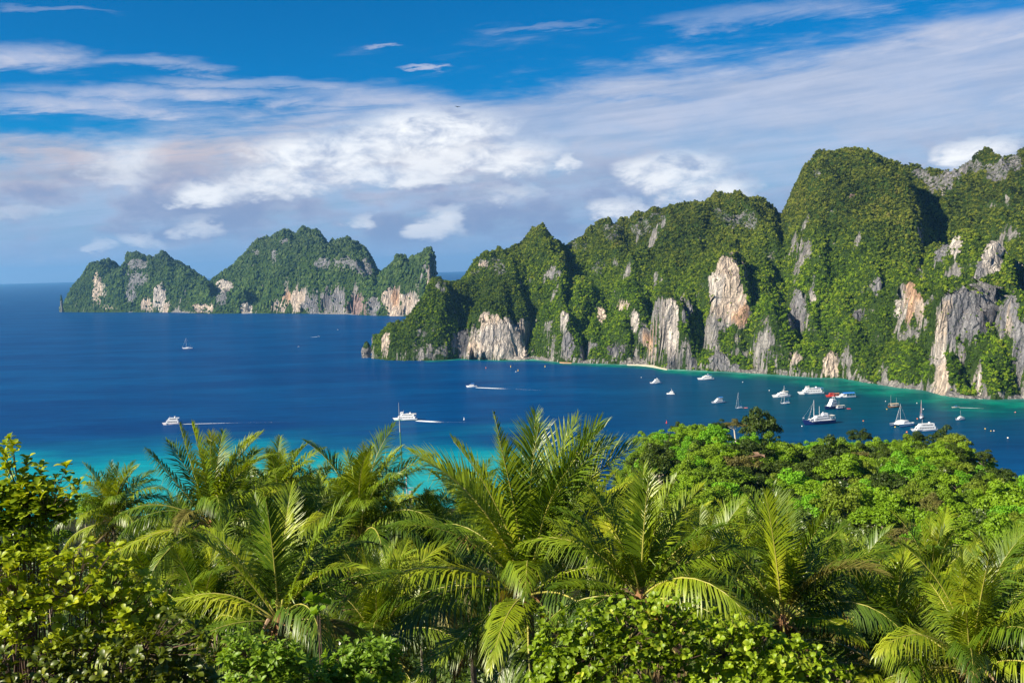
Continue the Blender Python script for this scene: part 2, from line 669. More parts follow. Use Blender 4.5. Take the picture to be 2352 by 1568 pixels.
def tree_clumps(seed, R, H, n):
    """clump balls filling a rounded, lopsided crown of radius R, height H, base at z=0"""
    r = rng(seed)
    cl = [(0, 0, H * 0.45, R * 0.62, H * 0.42)]
    for i in range(n):
        a = r.random() * 6.283
        q = math.sqrt(r.random()) * 0.75
        zz = H * (0.18 + 0.62 * r.random() * (1.0 - 0.5 * q * q))
        rr = R * (0.24 + 0.22 * r.random())
        cl.append((math.cos(a) * q * R, math.sin(a) * q * R, zz, rr, rr * 0.75))
    return cl

def ragged_clumps(seed, R, H, n):
    """many small uneven boughs, some reaching out of the outline"""
    r = rng(seed)
    cl = [(0, 0, H * 0.38, R * 0.50, H * 0.34)]
    ox, oy = r.normal(size=2) * 0.12
    for i in range(n):
        a = r.random() * 6.283
        q = math.sqrt(r.random()) * 0.92
        top = H * (1.0 - 0.62 * q * q) * (0.80 + 0.28 * r.random())
        zz = top * (0.35 + 0.55 * r.random() ** 0.6)
        rr = R * (0.13 + 0.20 * r.random() ** 1.5)
        cl.append((math.cos(a) * q * R + ox, math.sin(a) * q * R + oy, zz, rr, rr * (0.55 + 0.4 * r.random())))
    return cl


# ================================================================== LARGE STRUCTURE
# ------------------------------------------------------------------ coastlines read off the waterline
def coast(pts):
    P = [on_sea(x, y) for x, y in pts]
    a = np.array([p.x / p.y for p in P])
    Y = np.array([p.y for p in P])
    return a, Y


BAY = coast([(858, 823), (890, 826), (930, 827), (1000, 827), (1060, 823), (1110, 824), (1150, 826), (1205, 826), (1222, 824), (1300, 832),
             (1400, 835), (1500, 838), (1530, 846), (1590, 849), (1660, 852), (1700, 855), (1800, 861), (1886, 867), (1930, 867), (2000, 880), (2060, 889),
             (2130, 897), (2165, 908), (2220, 914), (2290, 916), (2352, 915), (2500, 922), (2700, 930)])
ISLE_L = coast([(139, 716), (240, 716.5), (330, 716.5), (400, 717), (445, 718), (490, 719)])
ISLE_M = coast([(436, 718), (480, 719.5), (590, 719), (700, 719.5), (800, 721.5), (860, 724), (930, 726), (1003, 728)])


def coast_y(cst, a):
    return np.interp(a, cst[0], cst[1])


class Massif:
    """karst block: height over a ground grid as the highest of several ridges and towers"""
    def __init__(self, cst, x0, x1, y0, y1, step, seed):
        self.cst, self.seed, self.step = cst, seed, step
        self.xs = np.arange(x0, x1, step)
        self.ys = np.arange(y0, y1, step)
        self.X, self.Y = np.meshgrid(self.xs, self.ys)
        s = seed
        # domain warp so that no outline is a clean curve
        L = self.warp_len = 55.0 * step / 3.0 if step < 5 else 90.0
        self.WX = self.X + (fbm(self.X / L, self.Y / L, s + 1, 4) - 0.5) * L * 0.75
        self.WY = self.Y + (fbm(self.X / L, self.Y / L, s + 2, 4) - 0.5) * L * 0.9
        self.A = self.WX / self.WY
        self.A0 = self.X / self.Y
        self.H = np.full(self.X.shape, -6.0)

    def pts3(self, pts):
        out_ = []
        for (dx_, dy_, off) in pts:
            a = ray(dx_, 650).x / ray(dx_, 650).y
            Y = float(coast_y(self.cst, a)) + off
            p = at(dx_, dy_, Y)
            out_.append((p.x / p.y, p.y, p.z))
        return out_

    def ridge(self, pts, front, back, p=1.7, q=0.75, floor=0.0, edge=0.012):
        P = self.pts3(pts)
        a = np.array([v[0] for v in P])
        order = np.argsort(a)
        a = a[order]
        Yr = np.array([v[1] for v in P])[order]
        Z = np.array([v[2] for v in P])[order]
        Ri = np.interp(self.A, a, Yr)
        Zi = np.interp(self.A0 * 0.75 + self.A * 0.25, a, Z)
        over = np.maximum(a[0] - self.A, self.A - a[-1])
        end = np.sqrt(np.clip(1 - (np.clip(over, 0, None) / edge) ** 2, 0, 1))
        u = np.where(self.WY < Ri, (Ri - self.WY) / front, (self.WY - Ri) / back)
        h = (Zi - floor) * np.clip(1 - np.clip(u, 0, None) ** p, 0, 1) ** q * end + floor * (u < 1)
        self.H = np.maximum(self.H, h * (end > 0))

    def tower(self, dx_, dy_, off, hw, depth, n=2.6, m=0.55):
        (a, Y, Z), = self.pts3([(dx_, dy_, off)])
        w = hw * K / F_PX * Y
        q = ((np.abs(self.WX - a * Y) / w) ** n + (np.abs(self.WY - Y) / depth) ** n) ** (1.0 / n)
        h = Z * np.clip(1 - q ** 2.4, 0, 1) ** m
        self.H = np.maximum(self.H, h)

    def finish(self, rough=14.0, shore=22.0, spur=18.0):
        X, Y, s = self.X, self.Y, self.seed
        k = 1.0 if self.step < 5 else 2.2
        env = np.clip(self.H / 60.0, 0, 1)
        # ribs running down to the water, then knobbly karst
        self.H += (ridged(X / (55 * k) + 0.2 * Y / (55 * k), Y / (170 * k), s + 5, 3) - 0.68) * spur * 2 * env
        self.H += (ridged(X / (27 * k) - 0.15 * Y / (27 * k), Y / (110 * k), s + 15, 3) - 0.68) * spur * 0.75 * env
        self.H += (fbm(X / (24 * k), Y / (24 * k), s + 6, 4) - 0.72) * rough * 1.6 * env
        d = self.Y - coast_y(self.cst, self.A0) + (fbm(X / (18 * k), Y / (18 * k), s + 9, 3) - 0.5) * 12 * k
        f = np.clip(d / shore, 0, 1) ** 0.55
        self.H = np.where(d > 0, np.maximum(self.H, 5.0) * f, -4.0)
        a = self.cst[0]
        gone = np.maximum(a[0] - self.A0, self.A0 - a[-1])
        self.H = np.where(gone > 0, self.H * np.clip(1 - gone / 0.004, 0, 1) - 4 * (gone > 0), self.H)

    def sample(self, x, y):
        fx = np.clip((np.asarray(x) - self.xs[0]) / self.step, 0, len(self.xs) - 1.001)
        fy = np.clip((np.asarray(y) - self.ys[0]) / self.step, 0, len(self.ys) - 1.001)
        ix, iy = fx.astype(int), fy.astype(int)
        tx, ty = fx - ix, fy - iy
        H = self.H
        return (H[iy, ix] * (1 - tx) + H[iy, ix + 1] * tx) * (1 - ty) + (H[iy + 1, ix] * (1 - tx) + H[iy + 1, ix + 1] * tx) * ty

    def hit(self, dx_, dy_):
        d = ray(dx_, dy_)
        Ys = np.arange(self.ys[0], self.ys[-1], self.step * 0.5)
        z = CAM_Z + d.z / d.y * Ys
        h = self.sample(d.x / d.y * Ys, Ys)
        w = np.nonzero(h > z)[0]
        return float(Ys[w[0]]) if len(w) else None

    def build(self, name, mat, patches, crest=None):
        """patches: (x, y, rx, ry, colour, push); the wall in each is made steeper and left bare"""
        X, Y, H = self.X.ravel().copy(), self.Y.ravel().copy(), self.H.ravel().copy()
        px, py = proj(X, Y, H)
        rock = np.zeros(len(X))
        colr = np.tile(np.array([0.30, 0.29, 0.28]), (len(X), 1))
        for i, (cx, cy, rx, ry, c_, steep) in enumerate(patches):
            Yc = self.hit(cx, cy + 0.35 * ry)
            if Yc is None:
                continue
            span = 90.0 if self.step < 5 else 240.0
            q = np.sqrt(((px - cx) / rx) ** 2 + ((py - cy) / ry) ** 2)
            q = q + (fbm(px / 14.0, py / 22.0, 300 + i, 4) - 0.5) * 0.9
            w = (1 - sst(0.88, 1.14, q)) * (np.abs(Y - Yc) < span)
            if steep <= 0.5:
                w = w * (0.5 if steep == 0.5 else 0.58)
            if steep > 0.5:
                flut = (fbm(X / 7.0, Y / 40.0, 77 + i, 3) - 0.5) * 7.0 + (fbm(X / 3.0, H / 20.0, 97 + i, 3) - 0.5) * 3.0
                tgt = np.minimum(Y, Y + (Yc - Y) * steep) - flut * 0.5
                Y = Y + (tgt - Y) * w
            better = w > rock * 0.9
            colr[better & (w > 0.05)] = c_
            rock = np.maximum(rock, w)
        nx, ny = len(self.xs), len(self.ys)
        gz, gx = np.gradient(self.H, self.step)
        slope = np.sqrt(gz ** 2 + gx ** 2).ravel()
        nz = fbm(X / 30.0, (Y + H) / 45.0, 55, 4)
        k = 1.0 if self.step < 5 else 1.7
        steep_rock = sst(1.9 * k, 3.2 * k, slope) * sst(0.44, 0.62, nz) * 0.75
        rock = np.maximum(rock, steep_rock)
        thin = sst(0.54, 0.66, fbm(X / 16.0, (Y + H) / 34.0, 44, 4)) * sst(1.0, 2.2, slope)
        rock = np.maximum(rock, 0.40 * thin)
        rim = (1 - sst(2.5, 7.0, H + (nz - 0.5) * 10)) * (H > -3)
        rock = np.maximum(rock, rim)
        self.rock, self.nzv = rock.reshape(ny, nx), nz.reshape(ny, nx)
        self.PX, self.PY, self.PZ = X.reshape(ny, nx), Y.reshape(ny, nx), H.reshape(ny, nx)
        I = np.arange(nx * ny).reshape(ny, nx)
        keep = (np.maximum.reduce([self.H[:-1, :-1], self.H[1:, :-1], self.H[:-1, 1:], self.H[1:, 1:]]) > -3.0)
        f = np.stack([I[:-1, :-1], I[:-1, 1:], I[1:, 1:], I[1:, :-1]], -1)[keep]
        used = np.unique(f)
        remap = np.full(nx * ny, -1)
        remap[used] = np.arange(len(used))
        me = mesh_np(name, np.stack([X, Y, H], 1)[used], remap[f], smooth=True)
        add_attr(me, 'rock', 'FLOAT', rock[used])
        add_attr(me, 'rockcol', 'FLOAT_COLOR', np.concatenate([colr[used], np.ones((len(used), 1))], 1))
        o = obj(name, me, mat)
        o['kind'] = 'structure'
        return o

    def wood(self, name, mat, meshes, area, rmin, rmax, seed, maxrock=0.42, thinning=0.65):
        """tree crowns over the slopes that are not bare"""
        r = rng(seed)
        P = np.stack([self.PX, self.PY, self.PZ], -1)
        e1 = P[:-1, 1:] - P[:-1, :-1]
        e2 = P[1:, :-1] - P[:-1, :-1]
        nrm = np.cross(e1, e2)
        ar = np.linalg.norm(nrm, axis=-1)
        nrm = nrm / (ar[..., None] + 1e-9)
        c_ = (P[:-1, :-1] + P[1:, 1:]) / 2
        view = np.array([0, 0, CAM_Z]) - c_
        view /= np.linalg.norm(view, axis=-1, keepdims=True)
        facing = (nrm * view).sum(-1)
        rk = (self.rock[:-1, :-1] + self.rock[1:, 1:]) / 2
        z = c_[..., 2]
        dens = ar / area * (facing > -0.30) * (z > 3.0) * np.interp(rk, [0.30, 0.50, 0.62, 0.8], [1.0, 0.50, 0.10, 0.05])
        sl = np.sqrt(np.clip(1 - nrm[..., 2] ** 2, 0, 1))
        thin = sst(0.54, 0.66, fbm(c_[..., 0] / 16.0, (c_[..., 1] + z) / 34.0, seed + 3, 4)) * sst(0.72, 0.90, sl)
        dens = dens * (1 - thin * thinning)
        n = r.poisson(np.clip(dens, 0, 6))
        iy, ix = np.nonzero(n)
        cnt = n[iy, ix]
        iy, ix = np.repeat(iy, cnt), np.repeat(ix, cnt)
        u, v = r.random(len(iy))[:, None], r.random(len(iy))[:, None]
        p = P[iy, ix] + e1[iy, ix] * u + e2[iy, ix] * v
        s = rmin + (rmax - rmin) * r.random(len(iy)) ** 3.2
        s = s * np.interp(rk[iy, ix], [0.3, 0.6], [1.0, 0.55])
        p[:, 2] -= s * 0.15
        scl = np.stack([s * (0.85 + 0.3 * r.random(len(s))), s * (0.85 + 0.3 * r.random(len(s))), s * (0.8 + 0.6 * r.random(len(s)))], 1)
        rot = np.stack([r.normal(size=len(s)) * 0.15, r.normal(size=len(s)) * 0.15, r.random(len(s)) * 6.283], 1)
        return scatter(name, p, scl, rot, r.integers(0, len(meshes), len(s)), meshes, mat)


TAN, WHITE, GREY, DGREY, ORANGE, PINK = (0.60, 0.50, 0.41), (0.58, 0.53, 0.48), (0.25, 0.25, 0.265), (0.15, 0.15, 0.165), (0.55, 0.36, 0.24), (0.32, 0.23, 0.21)


def c4(x, y): return 804 + .3418 * x, 488 + .3418 * y
def c5(x, y): return 1378 + .414 * x, 316 + .414 * y
def c3(x, y): return 114.8 + .3905 * x, 488 + .3905 * y


def P4(x, y, rx, ry, c_, s=0.7): return (*c4(x, y), rx * .3418, ry * .3418, c_, s)
def P5(x, y, rx, ry, c_, s=0.7): return (*c5(x, y), rx * .414, ry * .414, c_, s)
def P3(x, y, rx, ry, c_, s=0.7): return (*c3(x, y), rx * .3905, ry * .3905, c_, s)


# ------------------------------------------------------------------ the long ridge across the bay
bay = Massif(BAY, -330, 1050, 930, 2180, 3.0, 11)
# back rocky ridge on the right
bay.ridge([(1960, 440, 500), (2000, 400, 500), (2050, 384, 500), (2090, 383, 500), (2130, 384, 500), (2180, 380, 510), (2230, 367, 520), (2290, 347, 510), (2352, 339, 500), (2430, 330, 500), (2700, 350, 480)], 340, 260, 1.9, 1.5)
# main peak
bay.ridge([(1790, 500, 330), (1800, 482, 330), (1815, 455, 330), (1830, 420, 330), (1850, 387, 330), (1868, 371, 330), (1890, 354, 330), (1920, 350, 330), (1975, 348, 330), (2005, 354, 340),
           (2050, 374, 350), (2085, 392, 360), (2110, 440, 360), (2130, 520, 360)], 330, 240, 1.9, 1.3)
# long middle ridge
bay.ridge([(1340, 552, 330), (1356, 530, 330), (1380, 516, 330), (1430, 501, 330), (1480, 489, 330), (1530, 476, 330), (1580, 466, 330), (1640, 448, 330), (1680, 442, 330), (1720, 446, 330),
           (1752, 444, 330), (1775, 460, 325), (1790, 490, 320), (1800, 560, 310)], 320, 220, 1.9, 1.4)
# peak behind the bluff, then the low saddle
bay.ridge([(1000, 665, 160), (1030, 650, 170), (1060, 626, 190), (1080, 600, 210), (1105, 577, 220), (1150, 563, 230), (1170, 558, 230), (1195, 541, 240), (1215, 526, 240), (1250, 523, 240), (1275, 531, 240), (1290, 548, 230), (1310, 640, 210)],
          225, 170, 2.0, 1.2)
bay.ridge([(1285, 560, 300), (1305, 549, 300), (1325, 547, 300), (1350, 546, 310)], 260, 160, 1.5, 0.8)
# headland lobe
bay.ridge([(862, 785, 50), (880, 762, 55), (905, 746, 62), (930, 722, 72), (960, 686, 90), (988, 652, 100), (1010, 642, 105), (1028, 652, 105), (1040, 700, 95)], 115, 130, 2.0, 0.62, edge=0.006)
# spurs and towers in front, each with a lit left flank and a shaded right one
for (x, y, off, hw, dep) in [
        (1135, 688, 70, 66, 95), (1062, 760, 38, 14, 40),
        (1180, 640, 130, 60, 110), (1190, 590, 180, 55, 90),
        (1300, 700, 60, 45, 90), (1345, 640, 150, 55, 120), (1310, 770, 38, 26, 55),
        (1400, 690, 85, 55, 90), (1470, 560, 215, 85, 140), (1560, 545, 250, 70, 130), (1450, 640, 130, 60, 110),
        (1545, 672, 65, 46, 90), (1600, 640, 120, 50, 100), (1660, 572, 120, 60, 105), (1720, 560, 190, 60, 130), (1570, 770, 36, 60, 55),
        (1650, 790, 34, 50, 50), (1745, 690, 80, 55, 90), (1828, 668, 90, 30, 70), (1900, 640, 130, 60, 110), (1870, 560, 220, 60, 130),
        (1940, 730, 70, 60, 80), (1905, 806, 22, 24, 40), (2000, 650, 130, 70, 110), (1990, 540, 230, 70, 120), (2085, 628, 120, 56, 95), (2060, 770, 60, 65, 80),
        (2130, 560, 230, 60, 120), (2215, 536, 180, 75, 120), (2190, 640, 95, 62, 95), (2290, 470, 330, 90, 150), (2158, 690, 62, 24, 66),
        (2245, 720, 60, 40, 70), (2160, 815, 30, 26, 42), (2250, 800, 26, 26, 40), (2310, 672, 70, 50, 80), (2350, 560, 180, 60, 110), (2350, 780, 34, 40, 50), (2440, 640, 90, 60, 100),
        (1232, 534, 240, 34, 75), (1266, 536, 240, 30, 75), (1872, 425, 285, 36, 80), (1935, 415, 295, 34, 90), (1995, 440, 300, 38, 90), (1848, 480, 262, 32, 80), (1965, 505, 262, 40, 90), (1905, 505, 258, 36, 90), (2050, 470, 300, 40, 90), (2030, 560, 215, 40, 90),
        (1500, 520, 285, 36, 80), (1622, 486, 300, 38, 80), (1700, 480, 300, 40, 80), (1400, 560, 270, 34, 80), (1755, 500, 295, 28, 70), (1640, 530, 240, 40, 80), (1425, 610, 200, 34, 80), (1240, 570, 205, 30, 60), (1215, 650, 130, 26, 60),
        (1120, 620, 170, 34, 60), (940, 750, 48, 26, 50), (990, 700, 80, 26, 50), (2180, 460, 400, 50, 100), (2330, 450, 380, 50, 100), (2250, 600, 200, 34, 70), (2080, 700, 85, 34, 60), (1975, 780, 50, 36, 60), (1840, 770, 50, 40, 60)]:
    bay.tower(x, y, off, hw, dep)
bay.finish(9.0, 20.0, 21.0)
bay_patches = [
    # bluff with the pale wall
    P4(930, 715, 72, 34, TAN), P4(1010, 830, 175, 110, WHITE, 0.85), P4(850, 910, 58, 60, TAN), P4(1010, 940, 190, 60, WHITE, 0.8), P4(1160, 830, 40, 110, WHITE),
    P4(940, 330, 72, 40, GREY, 0.5), P4(905, 345, 40, 14, TAN), P4(850, 405, 48, 28, GREY, 0.5), P4(1005, 380, 45, 60, GREY, 0.5), P4(605, 490, 60, 55, GREY, 0.5), P4(760, 870, 42, 90, DGREY), P4(240, 880, 26, 70, TAN),
    P4(1380, 420, 50, 60, GREY, 0.5), P4(1440, 700, 24, 48, WHITE), P4(1465, 900, 52, 100, GREY, 0.8), P4(1690, 680, 28, 60, TAN), P4(1830, 620, 46, 26, TAN), P4(1910, 720, 30, 66, WHITE), P4(2010, 860, 48, 36, ORANGE),
    P4(2140, 730, 62, 150, WHITE, 0.85), P4(2260, 660, 30, 70, GREY), P4(1640, 890, 34, 44, GREY, 0.5), P4(1785, 925, 60, 40, DGREY), P4(1490, 205, 55, 46, GREY, 0.5), P4(1565, 220, 40, 36, GREY, 0.5), P4(2230, 990, 90, 44, DGREY),
    P4(1660, 380, 50, 40, GREY, 0.5), P4(1790, 345, 24, 30, GREY, 0.5), P4(1960, 110, 80, 60, GREY, 0.5), P4(1780, 120, 60, 50, GREY, 0.5),
    # tall tan wall
    P5(705, 740, 62, 95, TAN, 0.85), P5(705, 870, 102, 118, TAN, 0.85), P5(785, 980, 44, 62, ORANGE, 0.85), P5(640, 830, 40, 90, WHITE, 0.8), P5(385, 1030, 52, 150, WHITE, 0.85),
    P5(460, 1255, 84, 34, DGREY), P5(660, 1240, 56, 54, GREY), P5(730, 1270, 40, 22, GREY), P5(1085, 960, 54, 104, GREY, 0.85), P5(1180, 888, 18, 26, WHITE), P5(1182, 780, 14, 46, GREY, 0.5),
    P5(1278, 1262, 44, 66, TAN, 0.8), P5(1535, 840, 22, 62, GREY), P5(1435, 985, 32, 34, DGREY), P5(1310, 1085, 22, 28, GREY, 0.5), P5(1080, 1215, 44, 26, TAN), P5(820, 740, 30, 30, GREY, 0.5),
    # orange wedge
    P5(1712, 900, 62, 104, ORANGE, 0.85), P5(1665, 950, 44, 70, WHITE, 0.8), P5(1765, 950, 38, 54, TAN, 0.8),
    # big grey buttress
    P5(2010, 970, 150, 160, GREY, 0.85), P5(1885, 1010, 44, 120, TAN, 0.85), P5(1880, 1180, 34, 90, WHITE, 0.8), P5(1888, 1345, 48, 90, TAN, 0.8), P5(2120, 730, 42, 60, GREY), P5(2165, 660, 66, 92, WHITE),
    P5(1945, 590, 66, 56, WHITE), P5(1880, 640, 40, 60, GREY), P5(2095, 1320, 26, 112, WHITE, 0.8), P5(2250, 1000, 70, 120, GREY, 0.85), P5(2262, 985, 14, 70, TAN, 0.8), P5(2325, 1140, 54, 160, GREY, 0.8),
    P5(2135, 1000, 30, 110, DGREY, 0.7), P5(1790, 760, 46, 44, GREY, 0.5),
    # rocky crest
    P5(1870, 250, 90, 50, GREY, 0.4), P5(1780, 200, 60, 30, GREY, 0.4), P5(1900, 300, 30, 26, WHITE, 0.5), P5(2060, 160, 100, 50, GREY, 0.4), P5(2200, 200, 60, 60, GREY, 0.4), P5(2290, 130, 80, 60, GREY, 0.4), P5(1960, 200, 50, 40, GREY, 0.4),
    P5(1395, 330, 26, 24, PINK, 0.5), P5(1200, 200, 26, 40, GREY, 0.5), P5(760, 465, 80, 54, GREY, 0.5), P5(660, 420, 56, 40, GREY, 0.5), P5(840, 460, 40, 60, GREY, 0.5),
    P5(330, 440, 50, 40, GREY, 0.5), P5(240, 470, 36, 36, GREY, 0.5), P5(60, 520, 46, 60, GREY, 0.5), P5(10, 700, 24, 34, GREY, 0.5), P5(90, 700, 20, 30, GREY, 0.5)]
ROCK = rock_mat('limestone')
bay.build('hills', ROCK, bay_patches)

# ------------------------------------------------------------------ the two islands far out
isl = Massif(ISLE_L, -2350, -1050, 3600, 5100, 6.0, 23)
isl.ridge([(139, 712, 120), (150, 690, 150), (166, 658, 200), (178, 645, 230), (189, 634, 250), (202, 613, 270), (214, 603, 280), (230, 600, 280), (247, 600, 280), (262, 603, 280), (276, 612, 280), (287, 613, 290),
           (293, 586, 300), (301, 576, 300), (313, 572, 300), (328, 576, 300), (336, 582, 300), (346, 582, 300), (352, 588, 300), (362, 583, 300), (374, 582, 300), (384, 585, 300), (392, 596, 300), (410, 606, 300), (424, 618, 300),
           (440, 628, 300), (456, 636, 280), (468, 642, 260), (480, 650, 200), (486, 700, 120)], 300, 300, 2.2, 0.6)
for t_ in [(235, 640, 130, 40, 170), (305, 600, 230, 26, 200), (345, 640, 110, 44, 150), (372, 650, 90, 20, 110), (200, 660, 110, 28, 120)]:
    isl.tower(*t_)
isl.finish(6, 60, 30)
isl_p = [P3(275, 450, 30, 100, TAN, 0.45), P3(310, 450, 30, 50, WHITE, 0.5), P3(340, 560, 60, 26, TAN, 0.5), P3(510, 300, 70, 34, GREY, 0.45), P3(510, 390, 80, 44, GREY, 0.45), P3(570, 545, 40, 44, TAN), P3(650, 500, 40, 90, WHITE), P3(690, 560, 26, 30, TAN),
         P3(480, 480, 36, 60, GREY, 0.45), P3(790, 460, 12, 30, GREY, 0.45), P3(440, 350, 24, 24, GREY, 0.45)]
isl.build('far_island', ROCK, isl_p)
ism = Massif(ISLE_M, -1400, 60, 2880, 4700, 6.0, 31)
ism.ridge([(438, 700, 140), (447, 695, 160), (466, 668, 200), (490, 640, 260), (525, 615, 330), (538, 601, 360), (550, 582, 380), (564, 568, 390), (580, 556, 390), (590, 548, 390), (611, 543, 390), (638, 540, 390), (648, 533, 390), (661, 530, 390),
           (677, 535, 390), (683, 539, 390), (689, 530, 390), (700, 529, 390), (716, 534, 390), (732, 536, 390), (744, 547, 390), (752, 557, 390)], 250, 300, 2.0, 0.75)
ism.ridge([(752, 562, 420), (763, 550, 420), (775, 545, 420), (794, 541, 420), (810, 543, 420), (829, 556, 420), (841, 568, 410), (849, 586, 400), (857, 601, 390), (864, 617, 380), (870, 626, 370), (878, 631, 350)], 300, 260, 2.4, 0.5)
ism.ridge([(600, 690, 90), (618, 650, 130), (630, 610, 200), (636, 590, 240), (661, 564, 270), (700, 555, 280), (740, 554, 280), (765, 562, 280), (790, 572, 270), (817, 590, 250), (836, 612, 220), (853, 640, 190), (864, 660, 160)], 270, 200, 2.6, 0.5)
ism.ridge([(850, 660, 200), (870, 634, 220), (880, 625, 220), (892, 617, 220), (904, 606, 220), (913, 592, 220), (923, 588, 220), (933, 593, 220), (941, 600, 220), (950, 589, 220), (966, 580, 220), (982, 574, 220), (991, 575, 220), (997, 584, 215),
           (1001, 610, 210), (1003, 650, 200)], 190, 160, 2.8, 0.42, edge=0.002)
for t_ in [(520, 655, 120, 50, 150), (480, 672, 80, 36, 120), (560, 660, 140, 30, 130), (825, 600, 200, 34, 120), (960, 640, 120, 34, 110), (905, 655, 120, 40, 120), (640, 690, 50, 30, 70)]:
    ism.tower(*t_)
ism.finish(6, 55, 28)
ism_p = [P3(1030, 430, 50, 34, WHITE), P3(915, 560, 46, 30, TAN), P3(1160, 560, 36, 32, WHITE), P3(1010, 510, 40, 60, GREY, 0.45), P3(1400, 490, 36, 40, ORANGE), P3(1460, 520, 40, 70, TAN), P3(1560, 545, 80, 50, GREY), P3(1640, 530, 40, 60, DGREY),
         P3(1345, 560, 40, 30, TAN), P3(1700, 520, 36, 70, GREY), P3(1820, 550, 56, 60, PINK, 0.8), P3(1850, 330, 60, 60, GREY, 0.45), P3(1740, 300, 90, 40, GREY, 0.45), P3(1905, 550, 40, 60, GREY), P3(2020, 520, 60, 80, TAN, 0.85), P3(2030, 500, 30, 50, ORANGE, 0.6), P3(2120, 550, 50, 60, TAN, 0.8),
         P3(2100, 490, 40, 30, GREY, 0.45), P3(2230, 370, 16, 80, TAN, 0.5), P3(2210, 330, 24, 60, GREY, 0.45), P3(2160, 560, 40, 40, WHITE), P3(1380, 165, 30, 20, GREY, 0.45), P3(1600, 300, 60, 50, GREY, 0.4), P3(1320, 250, 20, 60, GREY, 0.4), P3(1210, 230, 30, 20, GREY, 0.4)]
ism.build('far_island', ROCK, ism_p)


def sea_stack(label, dx_, dy_base, dy_top, hw, lean=0.0, seed=0):
    """a lone limestone rock standing in the water"""
    p = on_sea(dx_, dy_base)
    h = at(dx_, dy_top, p.y).z
    w = hw * K / F_PX * p.y
    r = rng(seed)
    nu, nv = 22, 16
    v = []
    for i in range(nv + 1):
        t_ = i / nv
        prof = (1.0 - t_ ** 2.2) ** 0.5 * (0.92 + 0.12 * math.sin(t_ * 9 + seed)) if t_ < 1 else 0.0
        for j in range(nu):
            a_ = 2 * math.pi * j / nu
            n_ = 0.78 + 0.45 * float(fbm(np.array([math.cos(a_) * 2 + seed]), np.array([math.sin(a_) * 2 + t_ * 5]), seed, 3)[0])
            v.append((w * prof * n_ * math.cos(a_) + lean * w * t_, w * 0.9 * prof * n_ * math.sin(a_), -3 + (h + 3) * t_))
    f = [(i * nu + j, i * nu + (j + 1) % nu, (i + 1) * nu + (j + 1) % nu, (i + 1) * nu + j) for i in range(nv) for j in range(nu)]
    me = mesh_np('sea_stack', v, f)
    hh = np.array(v)[:, 2] / h
    nz = fbm(np.array(v)[:, 0] / (w * 0.4), np.array(v)[:, 2] / (w * 0.4), seed + 4, 3)
    add_attr(me, 'rock', 'FLOAT', 1 - sst(0.45, 0.75, hh + (nz - 0.5) * 0.7))
    add_attr(me, 'rockcol', 'FLOAT_COLOR', np.tile((0.30, 0.29, 0.28, 1), (len(v), 1)))
    o = obj('sea_stack', me, ROCK, loc=(p.x, p.y, 0))
    tag(o, label, 'rock')
    return p, w, h


sea_stack('small rounded grey rock just off the tip of the headland', 842, 820, 782, 13, 0.1, 3)
sea_stack('thin leaning rock spire beside the left end of the far island', 143, 716, 674, 3.4, -0.15, 8)

# ------------------------------------------------------------------ the sea: one sheet to the horizon
gx = np.concatenate([-np.geomspace(45000, 930, 40), np.arange(-900, 1300, 14.0), np.geomspace(1330, 45000, 40)])
gy = np.concatenate([-np.geomspace(3000, 20, 8), np.arange(0, 480, 60.0), np.arange(480, 2000, 14.0), np.geomspace(2030, 30000, 60)])
GX, GY = np.meshgrid(gx, gy)
A_ = GX / np.maximum(GY, 1)
dshore = coast_y(BAY, A_) - GY
okc = (A_ > BAY[0][3] - 0.01) & (GY > 400) & (dshore > -80)
wid = np.interp(A_, [BAY[0][4], BAY[0][9], BAY[0][11], BAY[0][14], BAY[0][18], BAY[0][23], BAY[0][26]], [16, 26, 36, 40, 72, 74, 54])
wob = (fbm(GX / 120, GY / 60, 5, 4) - 0.5)
green = (1 - sst(0.75, 1.9, np.clip(dshore, 0, None) / wid + wob * 1.1)) * okc
pale = (1 - sst(0.1, 0.9, np.clip(dshore, 0, None) / (wid * 0.45) + wob * 0.5)) * okc * np.interp(A_, [BAY[0][4], BAY[0][10], BAY[0][11], BAY[0][12], BAY[0][14], BAY[0][18]], [0.4, 0.5, 1.0, 0.9, 0.35, 0.12])
near = 1 - sst(690, 985, GY + wob * 150 - (fbm(GX / 260, GY / 50, 8, 3) - 0.5) * 130)
near *= 1 - sst(-0.06, 0.10, A_ + wob * 0.1)
nx_, ny_ = len(gx), len(gy)
I = np.arange(nx_ * ny_).reshape(ny_, nx_)
me = mesh_np('sea', np.stack([GX, GY, np.zeros_like(GX)], -1).reshape(-1, 3), np.stack([I[:-1, :-1], I[:-1, 1:], I[1:, 1:], I[1:, :-1]], -1).reshape(-1, 4))
add_attr(me, 'shoal', 'FLOAT', green.ravel())
add_attr(me, 'sandy', 'FLOAT', pale.ravel())
add_attr(me, 'reef', 'FLOAT', near.ravel())
m, t, o_ = new_mat('sea_water')


def attr(t, n_):
    a = t.nodes.new('ShaderNodeAttribute')
    a.attribute_name = n_
    return N(t, a.outputs['Fac'])


